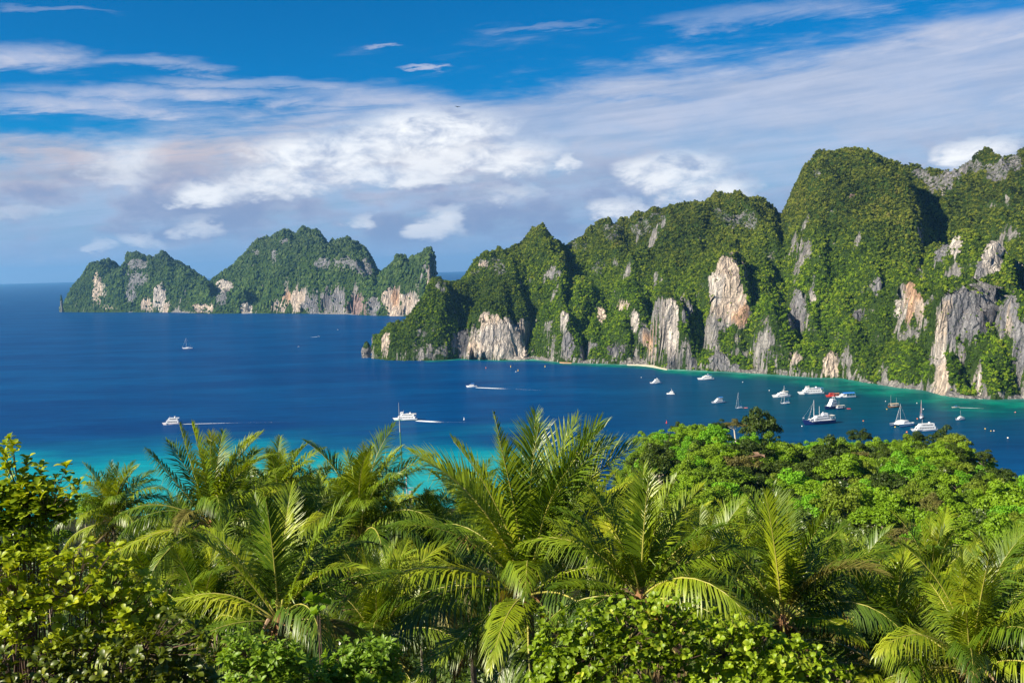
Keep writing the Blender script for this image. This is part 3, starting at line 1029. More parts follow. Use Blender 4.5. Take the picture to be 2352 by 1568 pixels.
pos = geopos(t)
mp = t.nodes.new('ShaderNodeMapping')
mp.inputs['Scale'].default_value = (0.0035, 0.010, 1)
mp.inputs['Rotation'].default_value = (0, 0, 0.25)
t.links.new(pos.s, mp.inputs[0])
big = noise(t, N(t, mp.outputs[0]), 1.0, 6, 0.62, 0.5)
deep = mixc(t, big.sstep(0.32, 0.68), (0.000, 0.033, 0.132), (0.000, 0.056, 0.178))
reefn = noise(t, pos, 0.020, 6, 0.65)
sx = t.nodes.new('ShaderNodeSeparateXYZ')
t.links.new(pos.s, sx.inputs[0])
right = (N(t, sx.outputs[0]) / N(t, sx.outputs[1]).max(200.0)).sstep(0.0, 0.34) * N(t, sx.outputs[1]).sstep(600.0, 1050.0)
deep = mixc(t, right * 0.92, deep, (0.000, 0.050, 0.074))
gcol = mixc(t, reefn.sstep(0.40, 0.62), (0.000, 0.080, 0.076), (0.000, 0.165, 0.118))
col = mixc(t, attr(t, 'shoal'), deep, gcol)
col = mixc(t, attr(t, 'sandy'), col, (0.22, 0.52, 0.40))
rf = attr(t, 'reef')
ncol = ramp(t, (rf + (reefn - 0.5) * 0.55 * rf).clamp(), [(0.0, (0.000, 0.036, 0.13)), (0.35, (0.000, 0.085, 0.19)), (0.70, (0.000, 0.225, 0.285)), (1.0, (0.015, 0.30, 0.32))])
col = mixc(t, rf.sstep(0.02, 0.25), col, ncol)
mp3 = t.nodes.new('ShaderNodeMapping')
mp3.inputs['Scale'].default_value = (0.020, 0.075, 1)
mp3.inputs['Rotation'].default_value = (0, 0, 0.12)
t.links.new(pos.s, mp3.inputs[0])
grain = noise(t, N(t, mp3.outputs[0]), 1.0, 9, 0.78, 0.3)
col = mixc(t, 1.0, col, mixc(t, grain.sstep(0.30, 0.70), (0.72, 0.78, 0.82), (1.25, 1.20, 1.16)), 'MULTIPLY')
# wind ripples, longer swell, and rougher lanes
mp2 = t.nodes.new('ShaderNodeMapping')
mp2.inputs['Scale'].default_value = (0.55, 0.9, 1)
mp2.inputs['Rotation'].default_value = (0, 0, -0.3)
t.links.new(pos.s, mp2.inputs[0])
r1 = noise(t, N(t, mp2.outputs[0]), 0.35, 6, 0.7)
r2 = noise(t, N(t, mp2.outputs[0]), 0.05, 4, 0.6)
nrm = bump(t, r1 * 0.7 + r2 * 1.2, 0.55, 1.6)
dif = bsdf(t, 'ShaderNodeBsdfDiffuse', col, None)
glo = bsdf(t, 'ShaderNodeBsdfGlossy', (0.78, 0.92, 1.0), 0.16, nrm)
fr = t.nodes.new('ShaderNodeFresnel')
fr.inputs[0].default_value = 1.33
t.links.new(nrm, fr.inputs['Normal'])
fac = (N(t, fr.outputs[0]) * 0.22).min(0.095)
t.links.new(mixs(t, fac, dif, glo), o_.inputs[0])
kind(obj('sea', me, m), 'structure')

# pale beach in the crook of the bay
BEACH = [(1440, 834), (1470, 834), (1500, 836), (1520, 840), (1534, 845), (1532, 848), (1515, 845), (1495, 841), (1468, 838), (1440, 837)]
mb = MB()
top_ = [on_sea(x, y, 0.5) for x, y in BEACH]
bot_ = [Vector((p.x, p.y, -1.0)) for p in top_]
n_ = len(top_)
mb.poly(top_ + bot_, [tuple(range(n_))[::-1]] + [(i, (i + 1) % n_, n_ + (i + 1) % n_, n_ + i) for i in range(n_)])
kind(mb.build('beach', plain('pale_sand', (0.62, 0.55, 0.42), 0.9, 0, 0.1, 0.3)), 'structure')
mb = MB()
top_ = [on_sea(x, y, 0.6) for x, y in [(1285, 830), (1300, 829), (1312, 830), (1313, 833), (1296, 833), (1285, 832)]]
bot_ = [Vector((p.x, p.y, -1.0)) for p in top_]
n_ = len(top_)
mb.poly(top_ + bot_, [tuple(range(n_))[::-1]] + [(i, (i + 1) % n_, n_ + (i + 1) % n_, n_ + i) for i in range(n_)])
kind(mb.build('beach', plain('orange_sand', (0.50, 0.30, 0.18), 0.9, 0, 0.1, 0.3)), 'structure')

# ------------------------------------------------------------------ forest on the far slopes
def lump(seed, sub=2):
    """a knobbly crown of radius 1 for trees that are a few pixels wide"""
    import bmesh
    bm = bmesh.new()
    bmesh.ops.create_icosphere(bm, subdivisions=sub, radius=1.0)
    r = rng(seed)
    off = r.random(3) * 50
    for v in bm.verts:
        c_ = v.co
        f_ = float(fbm(np.array([c_.x * 1.6 + c_.z + off[0]]), np.array([c_.y * 1.6 - c_.z + off[1]]), seed, 3)[0])
        v.co = c_ * (0.45 + 0.85 * f_ + 0.42 * r.random())
        if v.co.z < -0.35:
            v.co.z = -0.35
        v.co.z += 0.25
    me_ = bpy.data.meshes.new('crown_lump')
    bm.to_mesh(me_)
    bm.free()
    return me_


def forest_mat(name, low, high, z0, z1, dark):
    """lush green near the water, drier olive scrub on the heights"""
    m, t, o = new_mat(name)
    oi = t.nodes.new('ShaderNodeObjectInfo')
    rnd = N(t, oi.outputs['Random'])
    pos = geopos(t)
    sp_ = t.nodes.new('ShaderNodeSeparateXYZ')
    t.links.new(pos.s, sp_.inputs[0])
    z = N(t, sp_.outputs[2])
    n1 = noise(t, pos, 0.020, 4, 0.6)
    n2 = noise(t, pos, 0.006, 3, 0.55)
    f = (rnd * 0.62 + (n1 - 0.5) * 1.1 + 0.19).clamp()
    k_ = len(low) - 1
    cl = ramp(t, f, [(i / k_, c_) for i, c_ in enumerate(low)])
    ch = ramp(t, f, [(i / k_, c_) for i, c_ in enumerate(high)])
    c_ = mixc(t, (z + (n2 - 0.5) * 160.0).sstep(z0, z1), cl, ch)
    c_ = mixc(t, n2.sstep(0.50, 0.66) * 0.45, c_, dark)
    d = bsdf(t, 'ShaderNodeBsdfDiffuse', c_)
    tr = bsdf(t, 'ShaderNodeBsdfTranslucent', c_)
    t.links.new(mixs(t, 0.15, d, tr), o.inputs[0])
    return m


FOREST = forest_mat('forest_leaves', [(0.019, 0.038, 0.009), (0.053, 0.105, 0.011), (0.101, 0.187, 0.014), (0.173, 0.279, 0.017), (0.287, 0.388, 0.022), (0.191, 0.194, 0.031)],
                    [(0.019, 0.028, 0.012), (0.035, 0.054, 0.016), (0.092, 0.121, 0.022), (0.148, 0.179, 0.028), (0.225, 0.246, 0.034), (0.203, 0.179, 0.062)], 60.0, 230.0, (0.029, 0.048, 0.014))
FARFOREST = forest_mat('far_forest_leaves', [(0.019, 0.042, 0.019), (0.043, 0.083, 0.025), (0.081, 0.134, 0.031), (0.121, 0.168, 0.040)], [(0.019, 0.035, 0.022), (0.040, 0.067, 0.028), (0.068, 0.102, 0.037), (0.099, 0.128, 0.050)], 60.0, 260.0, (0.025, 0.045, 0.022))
lumps = [leaf_cloud('crown_tuft', 100 + i, tree_clumps(100 + i, 1.0, 1.15 + 0.25 * (i % 3), 5), 110, 0.20, 0.55, 0.7) for i in range(8)]
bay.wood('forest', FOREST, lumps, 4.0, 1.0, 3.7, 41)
lumps2 = [lump(140 + i, 1) for i in range(5)]
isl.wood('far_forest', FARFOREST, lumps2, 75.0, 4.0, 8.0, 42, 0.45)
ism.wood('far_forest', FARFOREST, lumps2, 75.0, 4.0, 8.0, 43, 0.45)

# ------------------------------------------------------------------ the near hillside
CREST = [(1300, 1110), (1340, 1085), (1380, 1058), (1440, 1030), (1500, 1002), (1560, 988), (1640, 984), (1720, 1000), (1790, 1032), (1860, 1018), (1930, 1020), (1980, 1024), (2050, 1022), (2110, 1012), (2170, 1012), (2230, 1045),
         (2290, 1090), (2352, 1125), (2500, 1190), (2700, 1240)]
CREST_Y = 315.0
_cp = [at(x, y, CREST_Y) for x, y in CREST]
_ca = np.array([p.x / p.y for p in _cp])
_cz = np.array([p.z - 2.5 for p in _cp])
LEFT = ([-40, 0, 6, 12, 25, 45, 65, 90, 130, 250, 450, 590, 640, 700], [149, 148.2, 145.5, 141, 132, 122, 114, 103, 84, 45, 12, 1.5, -2, -5])


def ground(x, y):
    x, y = np.asarray(x, float), np.asarray(y, float)
    gl = np.interp(y, *LEFT)
    a = x / np.maximum(y, 8.0)
    zc = np.interp(a, _ca, _cz)
    near_z = np.interp(y, [-40, 0, 6, 12, 25, 45, 80, 130], [149, 148.2, 145.5, 141, 133, 123, 112, 103])
    t_ = np.clip((y - 130) / (CREST_Y - 130), 0, 1)
    gr = np.where(y < 130, near_z, 103 + (zc - 103) * (t_ * 0.7 + 0.3 * t_ * t_))
    gr = np.where(y > CREST_Y, zc - (y - CREST_Y) * 0.62, gr)
    gr = np.maximum(gr, -5)
    f = sst(0.04, 0.14, a) if y.ndim else float(sst(0.04, 0.14, a))
    g = gl * (1 - f) + gr * f
    return g + (fbm(x / 22.0, y / 22.0, 71, 4) - 0.5) * np.clip(y / 20.0, 0.2, 3.5)


tx = np.arange(-460, 460, 4.0)
ty = np.arange(-36, 720, 4.0)
TX, TY = np.meshgrid(tx, ty)
TZ = ground(TX, TY)
I = np.arange(TX.size).reshape(TX.shape)
me = mesh_np('terrain', np.stack([TX, TY, TZ], -1).reshape(-1, 3), np.stack([I[:-1, :-1], I[:-1, 1:], I[1:, 1:], I[1:, :-1]], -1).reshape(-1, 4), smooth=True)
m, t, o_ = new_mat('leaf_litter')
pos = geopos(t)
a1 = noise(t, pos, 0.35, 7, 0.7)
c_ = ramp(t, a1, [(0.30, (0.014, 0.018, 0.006)), (0.50, (0.026, 0.030, 0.010)), (0.66, (0.040, 0.032, 0.017)), (0.80, (0.030, 0.045, 0.010))])
t.links.new(bsdf(t, 'ShaderNodeBsdfDiffuse', c_, None, bump(t, a1, 1.0, 0.5)), o_.inputs[0])
kind(obj('terrain', me, m), 'structure')

# ------------------------------------------------------------------ trees of the near hill
BARK = plain('pale_bark', (0.30, 0.25, 0.19), 0.9, 0, 0.4, 1.5, 0.05)
WHITEBARK = plain('white_bark', (0.52, 0.47, 0.40), 0.9, 0, 0.25, 1.5, 0.05)
GREENS = {
    'bright': leaf_mat('bright_leaves', [(0.121, 0.227, 0.008), (0.188, 0.323, 0.011), (0.265, 0.409, 0.016)], 0.28, 0.012, 0.5, 0.5),
    'mid': leaf_mat('mid_leaves', [(0.088, 0.160, 0.010), (0.145, 0.247, 0.011), (0.209, 0.313, 0.018)], 0.25, 0.012, 0.5, 0.5),
    'dark': leaf_mat('dark_leaves', [(0.027, 0.049, 0.006), (0.043, 0.074, 0.008), (0.071, 0.103, 0.010)], 0.18, 0.012, 0.5, 0.5),
    'olive': leaf_mat('olive_leaves', [(0.118, 0.176, 0.013), (0.171, 0.237, 0.018), (0.236, 0.297, 0.026)], 0.22, 0.01, 0.5, 0.5),
    'brown': leaf_mat('brown_leaves', [(0.112, 0.098, 0.030), (0.148, 0.138, 0.035), (0.153, 0.178, 0.030)], 0.20, 0.01, 0.5, 0.5)}
GREENS['fresh'] = leaf_mat('fresh_leaves', [(0.111, 0.269, 0.010), (0.155, 0.367, 0.014), (0.220, 0.462, 0.021)], 0.28, 0.012, 0.5, 0.5)
crown_meshes = []
for i in range(10):
    n_cl = 10 + (i * 5) % 9
    crown_meshes.append(leaf_cloud('crown', 500 + i, ragged_clumps(500 + i, 1.0, 1.25 if i % 3 else 1.6, n_cl + 14), 4600, 0.044, 0.70, 0.65))
trunk_meshes, limb_meshes = [], []
for i in range(4):
    r = rng(600 + i)
    mb = MB()
    bx, by = r.normal() * 0.12, r.normal() * 0.12
    mb.tube([(bx * 3, by * 3, -1.06), (bx, by, -0.5), (0, 0, 0.02)], [0.085, 0.065, 0.045], 6)
    trunk_meshes.append(mb.mesh('trunk'))
    mb = MB()
    mb.tube([(0, 0, -0.05), (0.05, 0.03, 0.25), (0.03, 0, 0.6)], [0.045, 0.03, 0.01], 5)
    for k in range(4):
        a_ = k * 1.57 + r.random()
        mb.tube([(0, 0, 0.02 * k), (math.cos(a_) * 0.30, math.sin(a_) * 0.30, 0.2 + 0.05 * k), (math.cos(a_) * 0.55, math.sin(a_) * 0.55, 0.42 + 0.05 * k)], [0.03, 0.02, 0.008], 5)
    limb_meshes.append(mb.mesh('limbs'))


def hill_tree(loc, R, kd, seed, label, group=None, bark=BARK, hscale=1.0, name='leafy_tree', height=None):
    """height: metres from ground to crown base"""
    r = rng(seed)
    root = thing(name, label, 'tree', loc, float(r.random() * 6.283), group)
    z0 = R * 0.12 if height is None else height
    cme = crown_meshes[int(r.integers(len(crown_meshes)))]
    if not cme.materials:
        cme.materials.append(GREENS['mid'])
    c_ = obj('crown', cme, None, root)
    c_.material_slots[0].link = 'OBJECT'
    c_.material_slots[0].material = GREENS[kd]
    c_.scale = (R, R, R * hscale)
    c_.location = (0, 0, z0)
    ti = int(r.integers(len(trunk_meshes)))
    for nm, me_, sc_ in (('trunk', trunk_meshes[ti], (R, R, z0 + 0.3)), ('limbs', limb_meshes[ti], (R, R, R * hscale))):
        if not me_.materials:
            me_.materials.append(bark)
        k_ = obj(nm, me_, None, root)
        k_.material_slots[0].link = 'OBJECT'
        k_.material_slots[0].material = bark
        k_.scale = sc_
        k_.location = (0, 0, z0)
    return root


# the trees that stand out, each where the photo shows it: (x, y of crown middle, Y, radius in reading px, colour, label)
special = [
    (1742, 1025, 312, 52, 'dark', 'big rounded dark green tree on the crest beside the tall pale-trunked tree', 1.3),
    (1975, 1000, 318, 29, 'dark', 'round dark olive crest tree standing against the sea below the two-masted ship', 1.0),
    (2100, 1008, 312, 33, 'dark', 'dark spreading tree on the crest just below the white catamaran', 0.8),
    (1885, 1022, 316, 24, 'bright', 'bright green round tree on the crest between the two dark crest trees', 0.9),
    (1555, 985, 318, 20, 'dark', 'small dark green tree topping the left end of the wooded crest near the red buoy', 0.9),
    (1660, 978, 322, 24, 'dark', 'dark feathery tree on the crest left of the tall pale-trunked tree', 0.9),
    (1615, 1000, 314, 36, 'bright', 'light green billowing tree on the crest above the left hill slope', 0.8),
    (2185, 1015, 305, 52, 'olive', 'broad olive domed tree on the crest in front of the white ferry with blue bows', 0.7),
    (1955, 1062, 270, 46, 'brown', 'wide brownish half-bare tree just below the round dark crest tree', 0.7),
    (2120, 1088, 235, 40, 'fresh', 'vivid green tall tree draped with creepers in the middle of the right slope', 1.1),
    (2150, 1060, 262, 36, 'dark', 'dark tree behind the vivid green creeper-draped tree', 1.0),
    (1995, 1130, 200, 50, 'fresh', 'large vivid green tree low in the middle of the wooded slope', 0.8),
    (2140, 1165, 178, 30, 'brown', 'grey-brown tree hung with dry vines on the right slope', 1.5),
    (1560, 1060, 255, 30, 'fresh', 'blue-green round tree on the left part of the wooded slope', 0.8),
    (2300, 1090, 262, 34, 'dark', 'dark ragged tree near the right end of the crest', 0.9),
    (2260, 1052, 290, 30, 'dark', 'dark dense tree where the crest starts to fall to the right', 0.9),
    (2340, 1150, 210, 36, 'brown', 'reddish brown tree at the right edge of the wooded slope', 0.9),
    (1480, 1010, 318, 24, 'bright', 'light green tree at the left foot of the crest beside the big palm fronds', 0.9),
    (1790, 1030, 312, 18, 'olive', 'small yellowish tree right of the big dark crest tree', 0.9),
    (2075, 1245, 150, 28, 'brown', 'leafless greyish purple bush-like tree between the palms and the slope', 0.8),
]
placed = []
for i, (x, y, Y, rp, kd, label, hs) in enumerate(special):
    p = at(x, y, Y)
    R = rp * K / F_PX * Y
    g = float(ground(np.array([p.x]), np.array([p.y]))[0])
    mid = 0.62 * R * hs
    hill_tree((p.x, p.y, g), R, kd, 700 + i, label, None, BARK, hs, height=max(0.3, p.z - mid - g))
    placed.append((p.x, p.y, R * 0.8))
# tall tree with a bare pale trunk
p = at(1686, 978, 300)
g = float(ground(np.array([p.x]), np.array([p.y]))[0])
hill_tree((p.x, p.y, g), 3.6, 'brown', 731, 'tall thin tree with bare pale trunk and flat brownish crown on the crest', None, WHITEBARK, 0.55, height=p.z - g - 1.0)
placed.append((p.x, p.y, 3.0))
shades = {'bright': 'light green tree', 'mid': 'medium green tree', 'dark': 'dark green tree', 'olive': 'olive yellowish tree', 'fresh': 'vivid fresh green tree', 'brown': 'brownish thin-leaved tree'}
marks = [(1742, 1040, 'the big dark crest tree'), (1975, 1010, 'the round dark crest tree standing against the sea'), (2100, 1010, 'the dark crest tree below the catamaran'), (1560, 985, 'the small dark tree at the left end of the crest'),
         (1686, 1000, 'the tall pale-trunked tree'), (1615, 1000, 'the billowing light green crest tree'), (2185, 1020, 'the broad olive domed crest tree'), (1955, 1065, 'the wide brownish half-bare tree'), (2120, 1090, 'the creeper-draped green tree'),
         (1995, 1130, 'the large vivid green mid-slope tree'), (2140, 1165, 'the vine-hung grey-brown tree'), (1560, 1060, 'the blue-green round tree'), (2300, 1090, 'the ragged dark tree near the right end'), (2340, 1150, 'the reddish brown tree at the right edge'),
         (1885, 1022, 'the bright round crest tree'), (1740, 1045, 'the brown gliding bird'), (1512, 1100, 'the stiff bright palm'), (1790, 1130, 'the dark-hearted palm'), (2137, 1230, 'the smallish palm at the foot of the slope'), (2313, 1260, 'the small upright palm at the right edge'),
         (1425, 1010, 'the rightmost frond of the largest palm'), (1855, 1125, 'the lit right frond of the dark-hearted palm'), (1725, 1115, 'the lit left frond of the dark-hearted palm'), (2052, 1240, 'the long right frond of the dark-hearted palm')]
used_labels = {}


def tree_label(x, y, z, kd, R):
    """colour plus the nearest landmark and the side of it"""
    px, py = proj(x, y, z)
    order = sorted(marks, key=lambda q: (q[0] - px) ** 2 + (q[1] - py) ** 2)
    for size in ('', 'big ' if R > 4.6 else 'small '):
        for q in order[:5]:
            dx_, dy_ = px - q[0], py - q[1]
            d = math.hypot(dx_, dy_)
            far_ = 'close ' if d < 55 else ('some way ' if d < 130 else 'well ')
            hz = 'left of' if dx_ < 0 else 'right of'
            vt = 'above' if dy_ < 0 else 'below'
            if abs(dx_) > 2.2 * abs(dy_):
                side = hz
            elif abs(dy_) > 2.2 * abs(dx_):
                side = vt
            else:
                side = ('above and ' if dy_ < 0 else 'below and ') + hz
            lab = size + shades[kd] + ' ' + far_ + side + ' ' + q[2]
            if lab not in used_labels and len(lab.split()) <= 16:
                used_labels[lab] = 1
                return lab
    return size + shades[kd] + ' ' + far_ + side + ' ' + q[2]


r = rng(77)
tries = 0
made = 0
while made < 275 and tries < 20000:
    tries += 1
    y = 118 + 212 * math.sqrt(r.random())
    a = 0.075 + 0.50 * r.random()
    x = a * y
    R = 3.4 + 3.0 * r.random() ** 1.6
    if y > 285:
        R *= 0.85
    if any((x - q[0]) ** 2 + (y - q[1]) ** 2 < (0.55 * (R + q[2])) ** 2 for q in placed):
        continue
    if any((x - q[0]) ** 2 + (y - q[1]) ** 2 < (0.55 * R + 0.8 * q[2]) ** 2 for q in placed[:21]):
        continue
    g = float(ground(np.array([x]), np.array([y]))[0])
    kd = ['bright', 'bright', 'mid', 'mid', 'dark', 'olive', 'fresh', 'fresh', 'bright', 'dark', 'mid', 'brown' if r.random() < 0.3 else 'olive'][int(r.integers(12))]
    if y > 255 and kd in ('brown', 'olive'):
        kd = 'mid' if kd == 'brown' else 'bright'
    hill_tree((x, y, g), R, kd, 1000 + made, tree_label(x, y, g + R, kd, R), 'trees packed on the wooded slope', BARK, 0.75 + 0.35 * r.random())
    placed.append((x, y, R))
    made += 1

for i, (x, y, Y, rp, kd, label, hs) in enumerate([
        (195, 1160, 95, 62, 'bright', 'light green tree behind the bush sprigs, left of the small dark palm', 0.8), (110, 1230, 70, 70, 'mid', 'medium green tree hidden behind the middle of the broad-leaved bush', 0.8),
        (330, 1210, 110, 46, 'mid', 'green tree behind the right side of the small dark palm', 0.8), (250, 1330, 62, 60, 'bright', 'light green tree under the small dark palm', 0.8), (425, 1290, 85, 50, 'dark', 'dark tree between the small dark palm and the tall upswept palm', 0.8),
        (560, 1200, 130, 50, 'mid', 'green tree far behind the tall upswept palm', 0.8), (760, 1230, 120, 56, 'dark', 'dark tree low behind the windblown palm', 0.8), (960, 1190, 130, 50, 'mid', 'green tree right of the foot of the green mast', 0.8),
        (1120, 1230, 110, 60, 'dark', 'dark tree deep behind the left fronds of the largest palm', 0.8), (1290, 1200, 120, 56, 'mid', 'green tree behind the right fronds of the largest palm', 0.8)]):
    p = at(x, y, Y)
    R = rp * K / F_PX * Y
    g = float(ground(np.array([p.x]), np.array([p.y]))[0])
    hill_tree((p.x, p.y, g), R, kd, 760 + i, label, None, BARK, hs, height=max(0.3, p.z - 0.6 * R - g))

# ------------------------------------------------------------------ low growth that nobody could count
clump_meshes = [leaf_cloud('clump', 800 + i, tree_clumps(800 + i, 1.0, 0.9, 5), 420, 0.085, 0.75, 0.55) for i in range(5)]
r = rng(81)
n_ = 7600
yy = 9 + 330 * r.random(n_) ** 1.5
aa = -0.62 + 1.24 * r.random(n_)
xx = aa * yy
gg = ground(xx, yy)
# thicker cover down the left slope to the beach
y2 = 24 + 540 * r.random(2600) ** 1.3
a2 = -0.95 + 0.98 * r.random(2600)
xx, yy, aa = np.concatenate([xx, a2 * y2]), np.concatenate([yy, y2]), np.concatenate([aa, a2])
gg = ground(xx, yy)
n_ = len(xx)
keep = (gg > 2.0) & (yy > 13) & ~((aa < 0.08) & (yy > 590))
xx, yy, gg = xx[keep], yy[keep], gg[keep]
n_ = len(xx)
sc = np.clip(0.5 + yy * 0.016, 0.7, 2.8) * (0.6 + 0.8 * r.random(n_)) * np.where(xx / yy < -0.05, np.clip(yy / 60.0, 1.0, 2.0), 1.0)
UNDER = leaf_mat('undergrowth_leaves', [(0.022, 0.045, 0.006), (0.048, 0.088, 0.008), (0.080, 0.130, 0.010), (0.140, 0.180, 0.016)], 0.22, 0.04, 0.4, 0.6)
scatter('undergrowth', np.stack([xx, yy, gg - 0.1], 1), np.stack([sc, sc, sc * (0.7 + 0.6 * r.random(n_))], 1), np.stack([np.zeros(n_), np.zeros(n_), r.random(n_) * 6.283], 1), r.integers(0, 5, n_), clump_meshes, UNDER)

# ------------------------------------------------------------------ coconut palms
PALMLEAF = leaf_mat('palm_leaflets', [(0.028, 0.066, 0.005), (0.088, 0.160, 0.008), (0.225, 0.300, 0.012), (0.480, 0.490, 0.028)], 0.28, 0.035, 0.40, 0.9)
OLDLEAF = leaf_mat('yellowing_leaflets', [(0.12, 0.125, 0.025), (0.17, 0.155, 0.035), (0.19, 0.15, 0.05)], 0.30, 0.015, 0.5, 0.5)
DEADLEAF = leaf_mat('dry_leaflets', [(0.09, 0.055, 0.028), (0.13, 0.080, 0.040), (0.16, 0.11, 0.06)], 0.15, 0.02, 0.5, 0.7)
MIDRIB = plain('frond_midrib', (0.36, 0.33, 0.07), 0.45, 0.2, 0.25, 1.5)
PTRUNK = plain('palm_trunk', (0.20, 0.16, 0.12), 0.9, 0, 0.4, 6.0, 0.03)
COCO = plain('green_coconut', (0.16, 0.17, 0.04), 0.4, 0.2, 0.3, 3.0)
FIBRE = plain('brown_palm_fibre', (0.24, 0.13, 0.06), 0.95, 0, 0.5, 8.0, 0.05)
SPATHE = plain('dry_spathe', (0.30, 0.20, 0.12), 0.8, 0, 0.25, 4.0)


def frond_meshes(L, e0, bend, seed, droop=0.4, side=0.0, roll=0.0, vang=0.30, llen=1.22, pairs=82, wid=0.060, ragged=0.18):
    """leaflets and midrib; x is outwards, z up"""
    r = rng(seed)
    n = 30
    ts = np.linspace(0, 1, n)
    el_ = e0 - bend * ts ** 1.5
    sd = side * ts ** 1.6
    T = np.stack([np.cos(el_) * np.cos(sd), np.cos(el_) * np.sin(sd), np.sin(el_)], 1)
    P = np.concatenate([[[0, 0, 0]], np.cumsum(T[:-1] * (L / (n - 1)), 0)])
    mb = MB()
    mb.tube(P[::3].tolist() + [P[-1].tolist()], [0.045 * (1 - 0.92 * q) * (L / 5.5) ** 0.5 for q in ts[::3]] + [0.003], 5)
    rib = mb.mesh('midrib', True)
    tt = 0.17 + 0.83 * (np.arange(pairs) / (pairs - 1)) ** 0.95
    V, F = [], []
    flat = np.array([-math.sin(side), math.cos(side), 0])
    for sgn in (-1, 1):
        for k in range(pairs):
            if r.random() < ragged * 0.5:
                continue
            t0 = min(tt[k] + r.normal() * 0.004, 1.0)
            f_ = t0 * (n - 1)
            i = min(int(f_), n - 2)
            p = P[i] + (P[i + 1] - P[i]) * (f_ - i)
            t_ = T[i]
            S = np.cross(np.array([0, 0, 1.0]), t_) if abs(t_[2]) < 0.97 else flat.copy()
            S = S / np.linalg.norm(S)
            if S @ flat < 0:
                S = -S
            Nn = np.cross(t_, S)
            cr, sr = math.cos(roll), math.sin(roll)
            S, Nn = S * cr + Nn * sr, Nn * cr - S * sr
            ph = math.radians(28 + 44 * t0 ** 1.3) + r.normal() * 0.05
            l = llen * (L / 5.5) * (0.50 + 0.62 * math.sin(math.pi * min(1, (t0 - 0.10) / 0.95) ** 0.75)) * (1 - 0.45 * max(0, t0 - 0.8) / 0.2) * (1 + r.normal() * 0.07)
            d = S * sgn * math.cos(ph) + t_ * math.sin(ph) + Nn * (vang + r.normal() * 0.07)
            d = d / np.linalg.norm(d)
            g = droop * (0.8 + 0.4 * r.random())
            d1 = d + np.array([0, 0, -0.35 * g])
            d1 /= np.linalg.norm(d1)
            d2 = d1 + np.array([0, 0, -1.3 * g])
            if r.random() < ragged:
                d2 = d2 + np.array([r.normal() * 0.4, r.normal() * 0.4, -0.7])
            d2 /= np.linalg.norm(d2)
            m_ = p + d1 * l * 0.5
            e_ = m_ + d2 * l * 0.52
            wd = t_ - d1 * (t_ @ d1)
            wd = wd / (np.linalg.norm(wd) + 1e-6) * wid * 0.5 * (1.15 - 0.6 * t0)
            b = len(V)
            V += [p - wd * 0.7, p + wd * 0.7, m_ - wd * 1.1, m_ + wd * 1.1, e_]
            F += [(b, b + 1, b + 3), (b, b + 3, b + 2), (b + 2, b + 3, b + 4)]
    return mesh_np('frond', V, F), rib


_lib = {}


def lib_frond(ei, vi, wide):
    """shared meshes: ei from young and upright (0) to old and hanging (8)"""
    key = (ei, vi, wide)
    if key not in _lib:
        e0 = R_([86, 80, 72, 63, 53, 41, 24, 2, -32][ei])
        r = rng(900 + ei * 10 + vi)
        bend = R_([18, 38, 62, 86, 104, 112, 106, 80, 40][ei] + r.normal() * 7)
        droop = [0.25, 0.40, 0.60, 0.90, 1.15, 1.3, 1.35, 1.2, 1.0][ei]
        _lib[key] = frond_meshes(5.5, e0, bend, 900 + ei * 10 + vi, droop, R_(r.normal() * 12), R_(r.normal() * 16), [0.30, 0.34, 0.36, 0.34, 0.30, 0.2, 0.1, 0.0, 0.0][ei],
                                 pairs=64 if wide else 82, wid=0.080 if wide else 0.060, ragged=0.10 + 0.03 * ei)
    return _lib[key]


def add_frond(root, mesh, az_deg, mat, scale=1.0, z=0.0):
    fm, rm = mesh
    if not fm.materials:
        fm.materials.append(PALMLEAF)
        rm.materials.append(MIDRIB)
    f = obj('frond', fm, None, root)
    f.rotation_euler = (0, 0, R_(az_deg))
    f.scale = (scale,) * 3
    f.location = (0, 0, z)
    if mat is not PALMLEAF:
        f.material_slots[0].link = 'OBJECT'
        f.material_slots[0].material = mat
        f['label'] = 'dry brown frond' if mat is DEADLEAF else 'yellowing frond'
    obj('midrib', rm, None, f)
    return f


